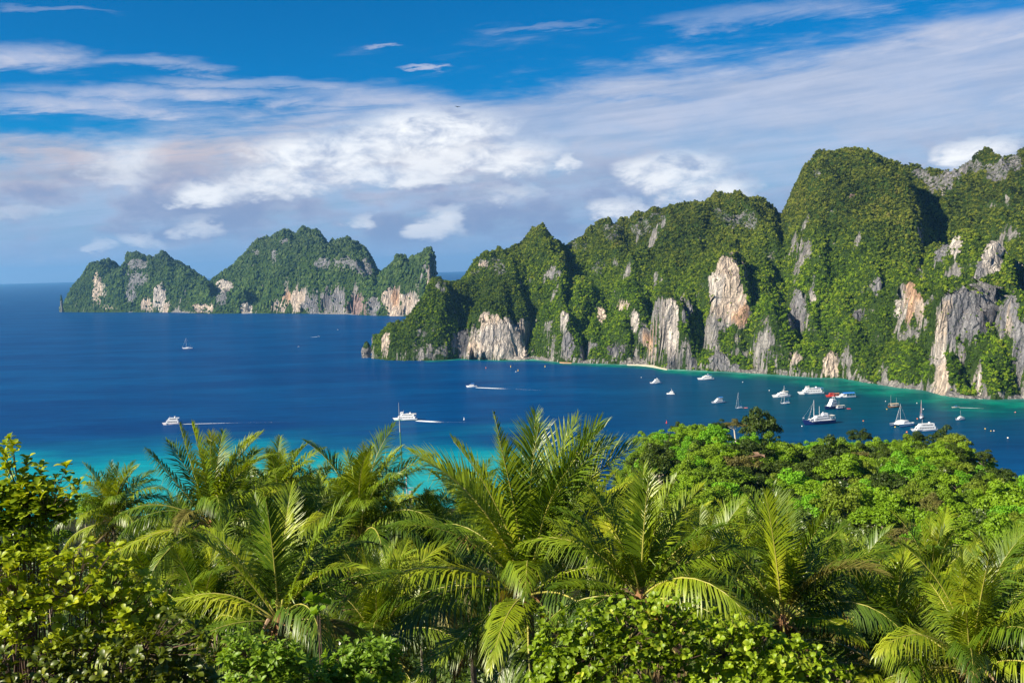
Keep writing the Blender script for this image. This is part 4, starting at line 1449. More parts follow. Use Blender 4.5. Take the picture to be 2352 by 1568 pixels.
def palm(x, y, Y, label, scale=1.0, nf=20, seed=0, custom=None, wind=0.35, skip=(), group='coconut palms on the near hillside', dead=2, coconuts=4):
    """x, y: where the fronds spring from"""
    r = rng(seed)
    p = at(x, y, Y)
    g = float(ground(np.array([p.x]), np.array([p.y]))[0])
    h = max(2.2, p.z - g)
    root = thing('coconut_palm', label, 'palm tree', (p.x, p.y, p.z - h), 0.0, group)
    # trunk with a gentle sweep and ring scars
    lean = r.normal(size=2) * 0.06 * h
    mb = MB()
    npt = 12
    mb.tube([(lean[0] * (1 - q / npt) ** 2, lean[1] * (1 - q / npt) ** 2, -0.4 + (h + 0.5) * q / npt) for q in range(npt + 1)], [0.17 * scale ** 0.5 * (1.25 - 0.4 * q / npt) * (1.06 if q % 2 else 0.97) for q in range(npt + 1)], 8)
    mb.build('trunk', PTRUNK, root)
    mb = MB()
    mb.tube([(0, 0, h - 0.55 * scale), (0, 0, h - 0.1 * scale), (0, 0, h + 0.35 * scale)], [0.13 * scale, 0.30 * scale, 0.10 * scale], 8)
    for k in range(10):
        a_ = k * 2.4
        mb.tube([(0, 0, h - 0.1), (0.3 * scale * math.cos(a_), 0.3 * scale * math.sin(a_), h - 0.05 * scale), (0.5 * scale * math.cos(a_), 0.5 * scale * math.sin(a_), h - 0.55 * scale * r.random())], [0.05, 0.05, 0.012], 4)
    mb.build('crown_fibre', FIBRE, root)
    wide = Y > 46
    nf = int(nf * 1.55) if not custom else nf + 4
    if custom:
        for j, (a_, e0, L, bend, *rest) in enumerate(custom):
            kw = rest[0] if rest else {}
            kw = dict(kw)
            mt = kw.pop('mat', PALMLEAF)
            kw.setdefault('droop', max(0.20, min(1.2, 1.02 - e0 / 98.0)))
            add_frond(root, frond_meshes(L, R_(e0), R_(bend), seed * 100 + j, **kw), a_, mt, 1.0, h)
    for k in range(nf):
        q = (k + 0.5) / nf
        ei = min(8, int(q * 9))
        if ei in skip:
            continue
        a_ = k * 137.5 + r.normal() * 12 + seed * 31
        # the breeze swings the young fronds to the right
        ax, ay = math.cos(R_(a_)) + wind * (1 - q), math.sin(R_(a_))
        a_ = math.degrees(math.atan2(ay, ax))
        mt = PALMLEAF
        if ei >= 7 and r.random() < 0.45:
            mt = OLDLEAF
        add_frond(root, lib_frond(ei, int(r.integers(3)), wide), a_, mt, scale * (0.88 + 0.2 * r.random()) * (0.8 if ei == 0 else 1.0), h)
    for k in range(dead):
        add_frond(root, lib_frond(8, k % 3, wide), r.random() * 360, DEADLEAF, scale * 0.7, h - 0.2)
    for k in range(coconuts):
        a_ = 3.6 + r.normal() * 0.9
        mb = MB()
        mb.ball((0, 0, 0), 0.12 * scale, 0.12 * scale, 0.15 * scale, 7, 5)
        mb.build('coconut', COCO, root, True, loc=(0.32 * scale * math.cos(a_), 0.32 * scale * math.sin(a_), h - (0.25 + 0.3 * r.random()) * scale))
    mb = MB()
    a_ = 4.0 + r.normal()
    mb.tube([(0.1 * math.cos(a_), 0.1 * math.sin(a_), h), (0.5 * math.cos(a_), 0.5 * math.sin(a_), h + 0.25), (0.95 * math.cos(a_), 0.95 * math.sin(a_), h - 0.1)], [0.03, 0.07, 0.01], 5)
    mb.build('spathe', SPATHE, root)
    return root


# --- the palms whose every frond can be followed in the photo: (azimuth, rise, length, bend)
palm(1214, 1366, 33, 'largest coconut palm, at the centre front, its fan of fronds rising over the sea', 1.08, 10, 1, [
    (285, 87, 6.1, 22, dict(side=0.25, pairs=84)), (8, 79, 6.4, 34, dict(pairs=84, roll=0.7)), (352, 72, 6.6, 48, dict(pairs=84, roll=0.5)), (0, 58, 6.0, 44, dict(pairs=80)), (182, 70, 6.4, 44, dict(pairs=84, roll=-0.5)),
    (172, 83, 6.3, 6, dict(roll=1.3, llen=0.45)), (232, 80, 5.8, 10, dict(pairs=80)), (192, 54, 5.7, 62, dict(pairs=80)), (203, 34, 6.9, 72, dict(pairs=88, droop=0.95)), (212, -12, 5.8, 42, dict(droop=0.9)), (238, -42, 4.6, 30, dict(droop=0.9)),
    (318, -20, 3.4, 55, dict(mat=OLDLEAF)), (90, 62, 5.6, 40), (55, 50, 5.6, 55), (125, 58, 5.8, 45), (35, 70, 6.0, 40), (150, 66, 6.0, 50), (330, 40, 4.6, 70), (255, 15, 5.0, 60), (20, 20, 5.2, 60), (160, 10, 5.2, 55), (75, 82, 6.2, 20),
    (345, 82, 6.3, 55, dict(roll=0.9)), (340, 80, 6.6, 40, dict(pairs=84)), (20, 84, 6.2, 32, dict(pairs=84, roll=0.4)), (300, 74, 5.6, 34, dict(pairs=80)), (195, 76, 6.0, 26, dict(pairs=80))], 0, (0, 1, 2), dead=2, coconuts=3)
palm(1471, 1372, 29, 'coconut palm with stiff bright fronds just right of the largest palm', 0.85, 9, 2, [
    (292, 84, 3.78, 8, dict(pairs=74)), (192, 50, 3.78, 18, dict(pairs=74, roll=-0.4)), (215, 22, 3.44, 16, dict(pairs=70, droop=0.35, vang=0.5)), (20, 68, 3.87, 32), (345, 46, 3.96, 55), (330, 60, 3.78, 45), (150, 72, 3.78, 25), (75, 78, 3.96, 18), (45, 55, 3.78, 45), (320, 12, 3.44, 50),
    (170, 62, 3.70, 40), (250, 60, 2.75, 40), (110, 50, 3.61, 50), (5, 80, 3.70, 20)], 0, (0, 1, 2, 3), dead=1, coconuts=2)
palm(1799, 1430, 33, 'coconut palm with a dark heart between two lit fronds, above the round-leaved shrub', 0.95, 8, 3, [
    (218, 82, 4.70, 8, dict(pairs=82)), (95, 83, 4.61, 12, dict(pairs=76)), (328, 79, 4.61, 30, dict(pairs=82)), (318, 66, 4.61, 84, dict(pairs=82, mat=OLDLEAF)), (2, 42, 4.70, 26, dict(pairs=76)), (188, 56, 4.51, 70), (196, 32, 4.32, 60), (30, 60, 4.51, 45), (150, 62, 4.51, 45), (70, 70, 4.51, 30), (350, 25, 4.32, 50), (215, 8, 3.95, 50),
    (120, 78, 4.51, 20), (340, 58, 4.51, 50), (300, 30, 3.57, 60)], 0, (0, 1, 2, 3), dead=1, coconuts=2)
palm(2052, 1548, 33, 'coconut palm in the lower right corner with wide arching fronds on both sides', 1.0, 8, 4, [
    (275, 86, 4.3, 10, dict(pairs=80)), (325, 76, 4.6, 20, dict(pairs=80)), (212, 72, 4.4, 24, dict(pairs=80)), (182, 52, 4.4, 82, dict(pairs=82, mat=OLDLEAF)), (2, 44, 5.4, 56, dict(pairs=84)), (22, 58, 5.2, 50), (345, 30, 5.0, 46), (170, 66, 4.6, 50), (195, 26, 4.2, 55), (60, 70, 4.8, 40), (110, 72, 4.8, 35), (310, 40, 4.0, 50), (230, 30, 3.8, 60)],
    0, (0, 1, 2, 3), dead=1, coconuts=2)
palm(487, 1208, 44, 'tall coconut palm left of the middle with upswept crown and a brown heart of spathes', 0.95, 9, 6, [
    (205, 86, 4.7, 10), (182, 74, 4.8, -4, dict(droop=0.8)), (184, 55, 4.5, 4, dict(droop=0.8)), (300, 86, 4.4, 14), (10, 78, 4.6, 40), (350, 70, 4.6, 60), (30, 74, 4.7, 40), (185, 38, 4.8, 84, dict(droop=1.0)), (200, 6, 4.8, 52, dict(droop=1.0)), (0, 50, 4.4, 70), (340, 10, 4.4, 60), (90, 70, 4.6, 30), (150, 66, 4.6, 30), (5, 30, 4.2, 60), (60, 60, 4.6, 50),
    (260, 50, 3.6, 100, dict(mat=OLDLEAF))], 0, (0, 1, 2, 3), dead=3, coconuts=4)
palm(261, 1200, 54, 'small dark coconut palm against turquoise water above the broad-leaved bush', 0.70, 22, 7, dead=2)
palm(828, 1243, 45, 'windblown coconut palm with drooping crown just left of the thin green mast', 0.98, 24, 9, wind=0.7, dead=3)
palm(641, 1428, 30, 'low coconut palm with orange fibre at its heart above the bright green shrub', 0.86, 9, 10, [
    (262, 86, 4.0, 12, dict(pairs=76)), (10, 66, 4.4, 18, dict(pairs=76)), (200, 62, 4.2, 30), (330, 55, 4.2, 60), (345, 15, 3.4, 95, dict(mat=OLDLEAF)), (180, 30, 4.2, 60), (40, 60, 4.2, 40), (120, 70, 4.2, 30), (150, 55, 4.2, 40), (0, 40, 4.2, 50), (225, 20, 3.8, 60), (80, 78, 4.2, 20)], 0, (0, 1, 2, 3), dead=2, coconuts=2)
more = [
    (641, 1170, 66, 1.0, 'far coconut palm whose crown tops the group left of the centre, against blue water'),
    (575, 1200, 74, 0.9, 'coconut palm tucked behind the tall upswept palm'),
    (718, 1205, 70, 0.95, 'coconut palm right of the far topmost crown, curling towards the windblown palm'),
    (352, 1390, 48, 0.9, 'dark coconut palm in the gap between the small left palm and the tall upswept one'),
    (700, 1335, 46, 0.95, 'coconut palm in the shade between the low left palm and the windblown one'),
    (765, 1275, 60, 0.95, 'half-hidden coconut palm behind the windblown one'),
    (552, 1215, 58, 0.9, 'coconut palm standing directly right of the tall upswept one'),
    (905, 1265, 66, 0.9, 'coconut palm behind the foot of the thin green mast'),
    (408, 1222, 92, 0.8, 'tiny coconut palm crown peeping over the turquoise bay at the left'),
    (985, 1345, 46, 0.95, 'coconut palm just left of the largest palm, under its long fronds'),
    (1075, 1245, 56, 0.95, 'coconut palm behind the left fronds of the largest palm'),
    (1350, 1255, 50, 0.95, 'coconut palm right behind the largest palm, before the green lattice tower'),
    (1440, 1225, 66, 0.9, 'coconut palm behind the stiff bright palm, next to the green lattice tower'),
    (1610, 1400, 42, 0.95, 'coconut palm between the stiff bright palm and the palm with the dark heart'),
    (1560, 1290, 58, 0.85, 'coconut palm at the foot of the wooded slope above the round-leaved shrub'),
    (1945, 1420, 50, 0.95, 'coconut palm behind the palm with the dark heart, to its right'),
    (2137, 1372, 52, 0.9, 'smallish coconut palm at the foot of the slope above the lower right palm'),
    (2313, 1385, 54, 0.85, 'small upright coconut palm at the right edge below the wooded slope'),
    (2235, 1490, 44, 0.95, 'coconut palm in the shade just left of the right edge'),
    (2365, 1560, 36, 0.95, 'coconut palm cut by the right edge of the view'),
    (2230, 1545, 30, 0.85, 'low coconut palm in the dark lower right corner, right of the arching palm'),
    (870, 1485, 38, 0.9, 'shaded coconut palm below the windblown one'),
    (470, 1465, 38, 0.9, 'shaded coconut palm beside the edge of the broad-leaved bush'),
    (545, 1385, 44, 0.9, 'coconut palm under the tall upswept one, with dark fronds'),
    (1720, 1330, 52, 0.85, 'coconut palm at the foot of the slope behind the lit fronds of the dark-hearted palm'),
]
for i, (x, y, Y, sc_, label) in enumerate(more):
    palm(x, y, Y, label, sc_, 21, 40 + i, dead=1 + i % 2, coconuts=2)

# ------------------------------------------------------------------ shrubs close to the viewpoint
def leaf_geo(v):
    """one cupped leaf along +x, length 1: (verts, faces)"""
    shape = [[(0, 0.03), (0.22, 0.13), (0.45, 0.24), (0.70, 0.31), (0.90, 0.22), (1.0, 0.0)], [(0, 0.03), (0.2, 0.16), (0.45, 0.28), (0.68, 0.34), (0.88, 0.26), (1.0, 0.02)],
             [(0, 0.02), (0.25, 0.10), (0.5, 0.17), (0.72, 0.18), (0.9, 0.10), (1.0, 0.0)]][v]
    V, F = [], []
    for (x, w) in shape:
        z = 0.10 * math.sin(math.pi * x) - 0.12 * x * x
        V += [(x, -w, z + w * 0.35), (x, 0, z), (x, w, z + w * 0.35)]
    for i in range(len(shape) - 1):
        b = i * 3
        F += [(b, b + 3, b + 4, b + 1), (b + 1, b + 4, b + 5, b + 2)]
    return np.array(V), np.array(F)


LEAFGEO = [leaf_geo(i) for i in range(3)]
LEAFMESH = [mesh_np('leaf', *g) for g in LEAFGEO]
SHRUBS = {
    'waxy': leaf_mat('waxy_leaves', [(0.080, 0.145, 0.006), (0.240, 0.330, 0.010), (0.440, 0.490, 0.016), (0.600, 0.560, 0.035)], 0.38, 0.02, 0.45, 9.0, None, 0.35),
    'waxy_shaded': leaf_mat('shaded_waxy_leaves', [(0.030, 0.055, 0.005), (0.080, 0.120, 0.006), (0.150, 0.185, 0.010), (0.330, 0.330, 0.020)], 0.34, 0.03, 0.42, 9.0, None, 0.35),  # waxy leaves again, with the lower corner's shade put into the colour
    'round': leaf_mat('round_leaves', [(0.100, 0.180, 0.008), (0.270, 0.390, 0.016), (0.440, 0.530, 0.035), (0.600, 0.610, 0.085)], 0.38, 0.02, 0.45, 9.0, None, 0.35),
    'lime': leaf_mat('lime_leaves', [(0.100, 0.200, 0.015), (0.170, 0.300, 0.022), (0.260, 0.400, 0.040)], 0.40, 0.02, 0.45, 9.0, None, 0.35)}
RUST = leaf_mat('rusty_leaves', [(0.16, 0.06, 0.02), (0.26, 0.11, 0.04), (0.34, 0.20, 0.06)], 0.3, 0.03, 0.5, 9.0)
TWIG = plain('twig_bark', (0.13, 0.085, 0.06), 0.85, 0, 0.35, 9.0)


def shrub(label, blobs_, Y, nros, kd, leaf_len, shape, seed, nobj=290, upright=0.9, per=(7, 11), rust=0, sprigs=(), depth=0.9, name='shrub'):
    """blobs_: (x, y, rx, ry) in reading px; rosettes of leaves at twig ends through their volume"""
    r = rng(seed)
    B = np.array(blobs_, float)
    k = K / F_PX * Y
    wgt = B[:, 2] * B[:, 3]
    base = at(float((B[:, 0] * wgt).sum() / wgt.sum()), float((B[:, 1] + B[:, 3]).max()), Y + 0.4)
    g = float(ground(np.array([base.x]), np.array([base.y]))[0])
    root = thing(name, label, 'shrub', (base.x, base.y, g))
    org = np.array([base.x, base.y, g])
    tips, dirs = [], []
    for i in range(nros):
        b = B[r.choice(len(B), p=wgt / wgt.sum())]
        d = r.normal(size=3)
        d /= np.linalg.norm(d)
        rad = 0.45 + 0.58 * r.random() ** 0.5
        c_ = np.array(at(b[0], b[1], Y))
        p = c_ + np.array([d[0] * b[2] * k, -abs(d[1]) * depth * k * max(b[2], b[3]) if r.random() < 0.75 else abs(d[1]) * depth * k * b[2], d[2] * b[3] * k]) * rad
        tips.append(p)
        dirs.append(d)
    for (x, y) in sprigs:
        for j in range(3):
            tips.append(np.array(at(x + r.normal() * 4, y + 16 * j, Y - 0.1 + r.normal() * 0.15)))
            dirs.append(np.array([r.normal() * 0.3, -0.2, 1.0]))
    tips = np.array(tips)
    # branches: every tip hangs on a nearby inner fork, every fork on the base
    inner = tips.mean(0) * 0.35 + tips * 0.65 + np.array([0, 0.22, -0.12])
    mb, tw = MB(), MB()
    step = max(1, len(tips) // 46)
    forks = inner[::step] - np.array([0, 0, 0.10])
    for f in forks:
        mid = (f + org) / 2 + np.array([r.normal() * 0.10, r.normal() * 0.10, 0.05])
        mb.tube([(0, 0, 0), mid - org, f - org], [0.022, 0.012, 0.006], 5)
    for p in tips:
        f = forks[np.argmin(((forks - p) ** 2).sum(1))]
        q = (p + f) / 2 + np.array([0, 0, -0.03])
        tw.tube([f - org, q - org, p - org], [0.006, 0.005, 0.003], 4)
    mb.build('branches', TWIG, root)
    tw.build('twigs', TWIG, root)['kind'] = 'stuff'
    LV, LF = LEAFGEO[shape]
    mats, scl = [], []
    for p, d in zip(tips, dirs):
        ax = Vector((d[0] * 0.7 + r.normal() * 0.2, d[1] * 0.7 + r.normal() * 0.2, upright + r.normal() * 0.25)).normalized()
        n = int(r.integers(per[0], per[1]))
        for j in range(n):
            a_ = j * 2.4 + r.random() * 0.5
            tilt = 0.45 + 0.95 * (1 - j / n) + r.normal() * 0.15
            s1 = ax.orthogonal().normalized()
            s2 = ax.cross(s1)
            out_ = s1 * math.cos(a_) + s2 * math.sin(a_)
            X = (ax * math.cos(tilt) + out_ * math.sin(tilt)).normalized()
            Z = (ax * math.sin(tilt) - out_ * math.cos(tilt)).normalized()
            Yv = Z.cross(X)
            L = leaf_len * (0.50 + 0.80 * r.random())
            pp = Vector(p - org) - ax * 0.035 * j / n + X * 0.01
            mats.append(Matrix(((X.x, Yv.x, Z.x, pp.x), (X.y, Yv.y, Z.y, pp.y), (X.z, Yv.z, Z.z, pp.z), (0, 0, 0, 1))))
            scl.append(L)
    pos_ = np.array([m_.translation for m_ in mats]) + org
    order = np.argsort(pos_[:, 1] - 0.35 * pos_[:, 2] + r.random(len(pos_)) * 0.5)
    chosen = set(order[:nobj].tolist())
    lm = LEAFMESH[shape]
    if not lm.materials:
        lm.materials.append(SHRUBS[kd])
    V, F = [], []
    LH = np.concatenate([LV, np.ones((len(LV), 1))], 1)
    for i, m_ in enumerate(mats):
        if i in chosen:
            o = bpy.data.objects.new('leaf', lm)
            COL.objects.link(o)
            o.parent = root
            o.matrix_local = m_ @ Matrix.Scale(scl[i], 4)
            if o.material_slots[0].material is not SHRUBS[kd]:
                o.material_slots[0].link = 'OBJECT'
                o.material_slots[0].material = SHRUBS[kd]
            if r.random() < rust:
                o.material_slots[0].link = 'OBJECT'
                o.material_slots[0].material = RUST
                o['label'] = 'rusty brown leaf'
        else:
            F.append(LF + len(V) * len(LV))
            V.append((LH * np.array([scl[i], scl[i], scl[i], 1])) @ np.array(m_).T[:, :3])
    if V:
        fo = obj('foliage', mesh_np('foliage', np.concatenate(V), np.concatenate(F)), SHRUBS[kd], root)
        fo['kind'] = 'stuff'
    return root


shrub('broad-leaved bush at the left edge, upper part with sprigs rising against the water', [(0, 1165, 60, 60), (60, 1155, 60, 56), (110, 1168, 50, 40), (30, 1250, 100, 50)], 12.0, 260, 'waxy', 0.104, 0, 2001, depth=0.4, upright=1.2,
      sprigs=((30, 1005), (8, 1040), (60, 1050), (95, 1070), (150, 1070), (128, 1095), (175, 1112), (45, 1085), (12, 1020), (110, 1115), (75, 1100), (20, 1075), (140, 1125), (160, 1140), (90, 1130), (50, 1120)))
shrub('broad-leaved bush at the left, middle part with shaded hollows below the small palm', [(40, 1330, 130, 80), (170, 1330, 120, 70), (270, 1350, 90, 60), (330, 1390, 80, 60), (130, 1420, 150, 80), (290, 1440, 120, 60), (-130, 1400, 110, 80)], 11.5, 520, 'waxy', 0.092, 0, 2002,
      sprigs=((230, 1270), (290, 1290), (200, 1240), (340, 1320), (255, 1255)))
shrub('broad-leaved bush in the lower left corner, dark and dense', [(60, 1500, 150, 70), (220, 1510, 130, 70), (370, 1490, 100, 70), (440, 1530, 70, 60), (150, 1580, 240, 60), (400, 1580, 120, 50), (-150, 1550, 150, 70)], 11.0, 460, 'waxy_shaded', 0.088, 0, 2003, rust=0.03,
      sprigs=((420, 1400), (450, 1440), (470, 1470), (380, 1400)))
shrub('round-leaved shrub at the bottom, its left half below the stiff bright palm', [(1290, 1500, 70, 70), (1370, 1450, 80, 60), (1470, 1450, 90, 70), (1400, 1530, 150, 60), (1560, 1480, 60, 90), (1270, 1560, 70, 40)], 15.0, 600, 'round', 0.098, 1, 2004, rust=0.05,
      sprigs=((1245, 1400), (1290, 1395), (1350, 1380), (1400, 1385), (1425, 1372), (1510, 1372), (1535, 1385), (1560, 1375), (1590, 1385)), upright=0.7)
shrub('round-leaved shrub at the bottom, its right half sloping down below the dark-hearted palm', [(1660, 1490, 80, 70), (1740, 1490, 80, 60), (1820, 1520, 80, 50), (1890, 1545, 70, 36), (1680, 1560, 130, 50), (1800, 1570, 120, 40)], 15.0, 520, 'round', 0.096, 1, 2005, rust=0.05,
      sprigs=((1640, 1400), (1690, 1405), (1710, 1410), (1740, 1430), (1790, 1460), (1830, 1475), (1880, 1490)), upright=0.7)
shrub('bright lime green shrub in the bottom left centre, below the low palm with orange fibre', [(560, 1500, 60, 40), (640, 1510, 60, 36), (600, 1550, 100, 36), (690, 1550, 60, 36)], 14.0, 220, 'lime', 0.12, 2, 2006, nobj=250,
      sprigs=((525, 1455), (560, 1450), (600, 1470), (640, 1480), (680, 1490)))
shrub('bright lime green shrub at the bottom, right of the low palm with orange fibre', [(800, 1520, 56, 40), (870, 1500, 56, 36), (840, 1555, 90, 36), (760, 1555, 50, 30)], 14.5, 220, 'lime', 0.12, 2, 2007, nobj=250,
      sprigs=((790, 1470), (850, 1465), (890, 1475), (820, 1480)))
shrub('slender sapling with a few large green leaves above the drooping fronds', [(735, 1385, 20, 26)], 16.0, 3, 'lime', 0.20, 1, 2008, nobj=60, per=(8, 10), upright=0.6, name='sapling')

# ------------------------------------------------------------------ masts among the palms
GREENSTEEL = plain('green_painted_steel', (0.06, 0.20, 0.13), 0.5, 0.2, 0.2, 2.0)
WHITEPAINT = plain('white_paint', (0.45, 0.45, 0.44), 0.4, 0.1, 0.06, 1.0)
GREYSTEEL = plain('grey_steel', (0.42, 0.43, 0.44), 0.45, 0.3, 0.1, 2.0)
p1, p0 = at(917, 955, 78), at(935, 1230, 78)
root = thing('radio_mast', 'thin green radio mast rising over the palms, crossing the green and white ferry', 'mast', (p0.x, p0.y, p0.z - 6))
d = Vector((p1.x - p0.x, 0, p1.z - p0.z + 6))
mb = MB()
mb.tube([(0, 0, 0), d * 0.5, d * 0.92], [0.085, 0.07, 0.055], 6)
mb.build('pole', GREENSTEEL, root)
mb = MB()
mb.tube([d * 0.92, d * 0.97, d * 1.07], [0.05, 0.03, 0.012], 5)
mb.build('spike', GREYSTEEL, root)
for q in (0.45, 0.62, 0.78):
    mb = MB()
    mb.tube([d * q + Vector((-0.25, 0, 0)), d * q + Vector((0.25, 0, 0))], [0.03, 0.03], 5)
    mb.build('bracket', GREENSTEEL, root)
p1, p0 = at(938, 1060, 72), at(938, 1230, 72)
root = thing('antenna_mast', 'short grey mast with white antenna panels beside the green mast', 'mast', (p0.x, p0.y, p0.z - 4))
hh = p1.z - p0.z + 4
mb = MB()
mb.tube([(0, 0, 0), (0, 0, hh)], [0.06, 0.05], 6)
mb.build('pole', GREYSTEEL, root)
for (dx_, f0, ln) in ((0.28, 0.62, 1.5), (-0.12, 0.50, 1.1)):
    mb = MB()
    mb.box(dx_, -0.1, hh * f0, 0.26, 0.14, ln, 0.1)
    mb.build('antenna_panel', WHITEPAINT, root)
mb = MB()
mb.tube([(-0.3, 0, hh * 0.8), (0.5, 0, hh * 0.8)], [0.025, 0.025], 5)
mb.build('bracket', GREYSTEEL, root)
p1, p0 = at(1428, 1165, 60), at(1428, 1240, 60)
root = thing('lattice_tower', 'green lattice tower with white antenna panels half hidden behind the palms', 'tower', (p0.x, p0.y, p0.z - 6))
hh = p1.z - p0.z + 6
mb = MB()
w_ = 0.42
cs = [(-w_, -w_), (w_, -w_), (w_, w_), (-w_, w_)]
for (x, y) in cs:
    mb.tube([(x, y, 0), (x * 0.85, y * 0.85, hh)], [0.045, 0.04], 4)
nb = 12
for k in range(nb):
    z0, z1 = hh * k / nb, hh * (k + 1) / nb
    for j in range(4):
        (x0, y0), (x1, y1) = cs[j], cs[(j + 1) % 4]
        mb.tube([(x0, y0, z0), (x1 * 0.92, y1 * 0.92, z1)], [0.02, 0.02], 4)
        mb.tube([(x1, y1, z0), (x0 * 0.92, y0 * 0.92, z1)], [0.02, 0.02], 4)
mb.build('lattice', GREENSTEEL, root)
for dx_ in (-0.25, 0.45):
    mb = MB()
    mb.box(dx_, -0.62, hh - 2.6, 0.20 if dx_ < 0 else 0.10, 0.12, 1.9)
    mb.build('antenna_panel', WHITEPAINT, root)

# ------------------------------------------------------------------ boats
PAINT = {
    'white': plain('white_gelcoat', (0.80, 0.80, 0.80), 0.35, 0.2, 0.04, 0.5), 'cream': plain('cream_paint', (0.72, 0.68, 0.58), 0.45, 0.1, 0.06, 0.5), 'navy': plain('navy_hull', (0.012, 0.030, 0.16), 0.3, 0.3, 0.1, 0.5),
    'blue': plain('blue_paint', (0.03, 0.13, 0.42), 0.4, 0.2, 0.1, 0.5), 'sky': plain('blue_canvas', (0.03, 0.20, 0.62), 0.7, 0, 0.12, 0.8), 'red': plain('red_paint', (0.62, 0.05, 0.03), 0.45, 0.1, 0.1, 0.5), 'orange': plain('orange_paint', (0.80, 0.22, 0.04), 0.5, 0.1, 0.1, 0.5),
    'green': plain('green_hull', (0.25, 0.62, 0.22), 0.45, 0.1, 0.1, 0.5), 'wood': plain('varnished_wood', (0.16, 0.09, 0.05), 0.5, 0.1, 0.3, 1.5), 'dark': plain('dark_window', (0.015, 0.020, 0.030), 0.15, 0.4, 0.1, 0.5), 'grey': plain('grey_deck', (0.45, 0.46, 0.47), 0.6, 0, 0.1, 0.5),
    'yellow': plain('yellow_paint', (0.75, 0.50, 0.06), 0.5, 0.1, 0.1, 0.5), 'tanawn': plain('tan_awning', (0.58, 0.46, 0.30), 0.8, 0, 0.12, 0.8), 'alu': plain('mast_aluminium', (0.66, 0.66, 0.66), 0.35, 0.3, 0.05, 0.5), 'pink': plain('pink_rubber', (0.75, 0.22, 0.20), 0.6, 0, 0.1, 0.5)}


def hull(root, L, W, H, mat, name='hull', sheer=0.55, x0=0.0, y0=0.0, fine=0.48, deck='grey', stripe=None, boot=None):
    """a planked shape, bow towards +x, cut off square at the stern"""
    st = 12
    mb = MB()
    rows = []
    for i in range(st + 1):
        t_ = i / st
        w = W / 2 * (0.86 + 0.14 * math.sin(math.pi * min(1, t_ * 1.4))) * (1 - max(0.0, (t_ - fine) / (1 - fine)) ** 2.1)
        zd = H * (1 + sheer * max(0, t_ - 0.25) ** 1.8 + 0.06 * (1 - t_))
        rake = 0.10 * L * max(0.0, (t_ - 0.8) / 0.2) ** 2
        x = -L / 2 + L * 0.90 * t_
        rows.append([(x0 + x + rake, y0 - max(w, 0.02), zd), (x0 + x + rake * 0.35, y0 - max(w * 0.86, 0.015), H * 0.32), (x0 + x, y0 - max(w * 0.62, 0.01), -0.25), (x0 + x, y0 + max(w * 0.62, 0.01), -0.25),
                     (x0 + x + rake * 0.35, y0 + max(w * 0.86, 0.015), H * 0.32), (x0 + x + rake, y0 + max(w, 0.02), zd)])
    pts = [p for r_ in rows for p in r_]
    fs = [(i * 6 + j, i * 6 + j + 1, (i + 1) * 6 + j + 1, (i + 1) * 6 + j) for i in range(st) for j in range(5)]
    fs.append((5, 4, 3, 2, 1, 0))
    mb.poly(pts, fs)
    h_ = mb.build(name, PAINT[mat], root, False)
    mb = MB()
    pts = []
    for r_ in rows:
        a, b = r_[0], r_[5]
        pts += [(a[0], a[1] * 0.97 + y0 * 0.03, a[2] - 0.12), (b[0], b[1] * 0.97 + y0 * 0.03, b[2] - 0.12)]
    mb.poly(pts, [(2 * i, 2 * i + 2, 2 * i + 3, 2 * i + 1) for i in range(st)])
    mb.build('deck', PAINT[deck], root)

    def band(z0, z1, m_, nm):
        mb = MB()
        pts = []
        for sg in (0, 5):
            for r_ in rows:
                for zz in (z0, z1):
                    lo, hi = (r_[1], r_[0]) if sg == 0 else (r_[4], r_[5])
                    u = (zz * H - lo[2]) / (hi[2] - lo[2])
                    e = -0.03 if sg == 0 else 0.03
                    if u < 0:
                        bt = r_[2] if sg == 0 else r_[3]
                        u2 = (zz * H - bt[2]) / (lo[2] - bt[2])
                        pts.append((bt[0] + (lo[0] - bt[0]) * u2, bt[1] + (lo[1] - bt[1]) * u2 + e, zz * H))
                    else:
                        pts.append((lo[0] + (hi[0] - lo[0]) * u, lo[1] + (hi[1] - lo[1]) * u + e, zz * H))
        m2 = 2 * (st + 1)
        mb.poly(pts, [(b_ + 2 * i, b_ + 2 * i + 2, b_ + 2 * i + 3, b_ + 2 * i + 1) for b_ in (0, m2) for i in range(st)])
        mb.build(nm, PAINT[m_], h_)
    if stripe:
        band(0.72, 0.90, stripe, 'stripe')
    if boot:
        band(0.02, 0.32, boot, 'boot_stripe')
    return h_


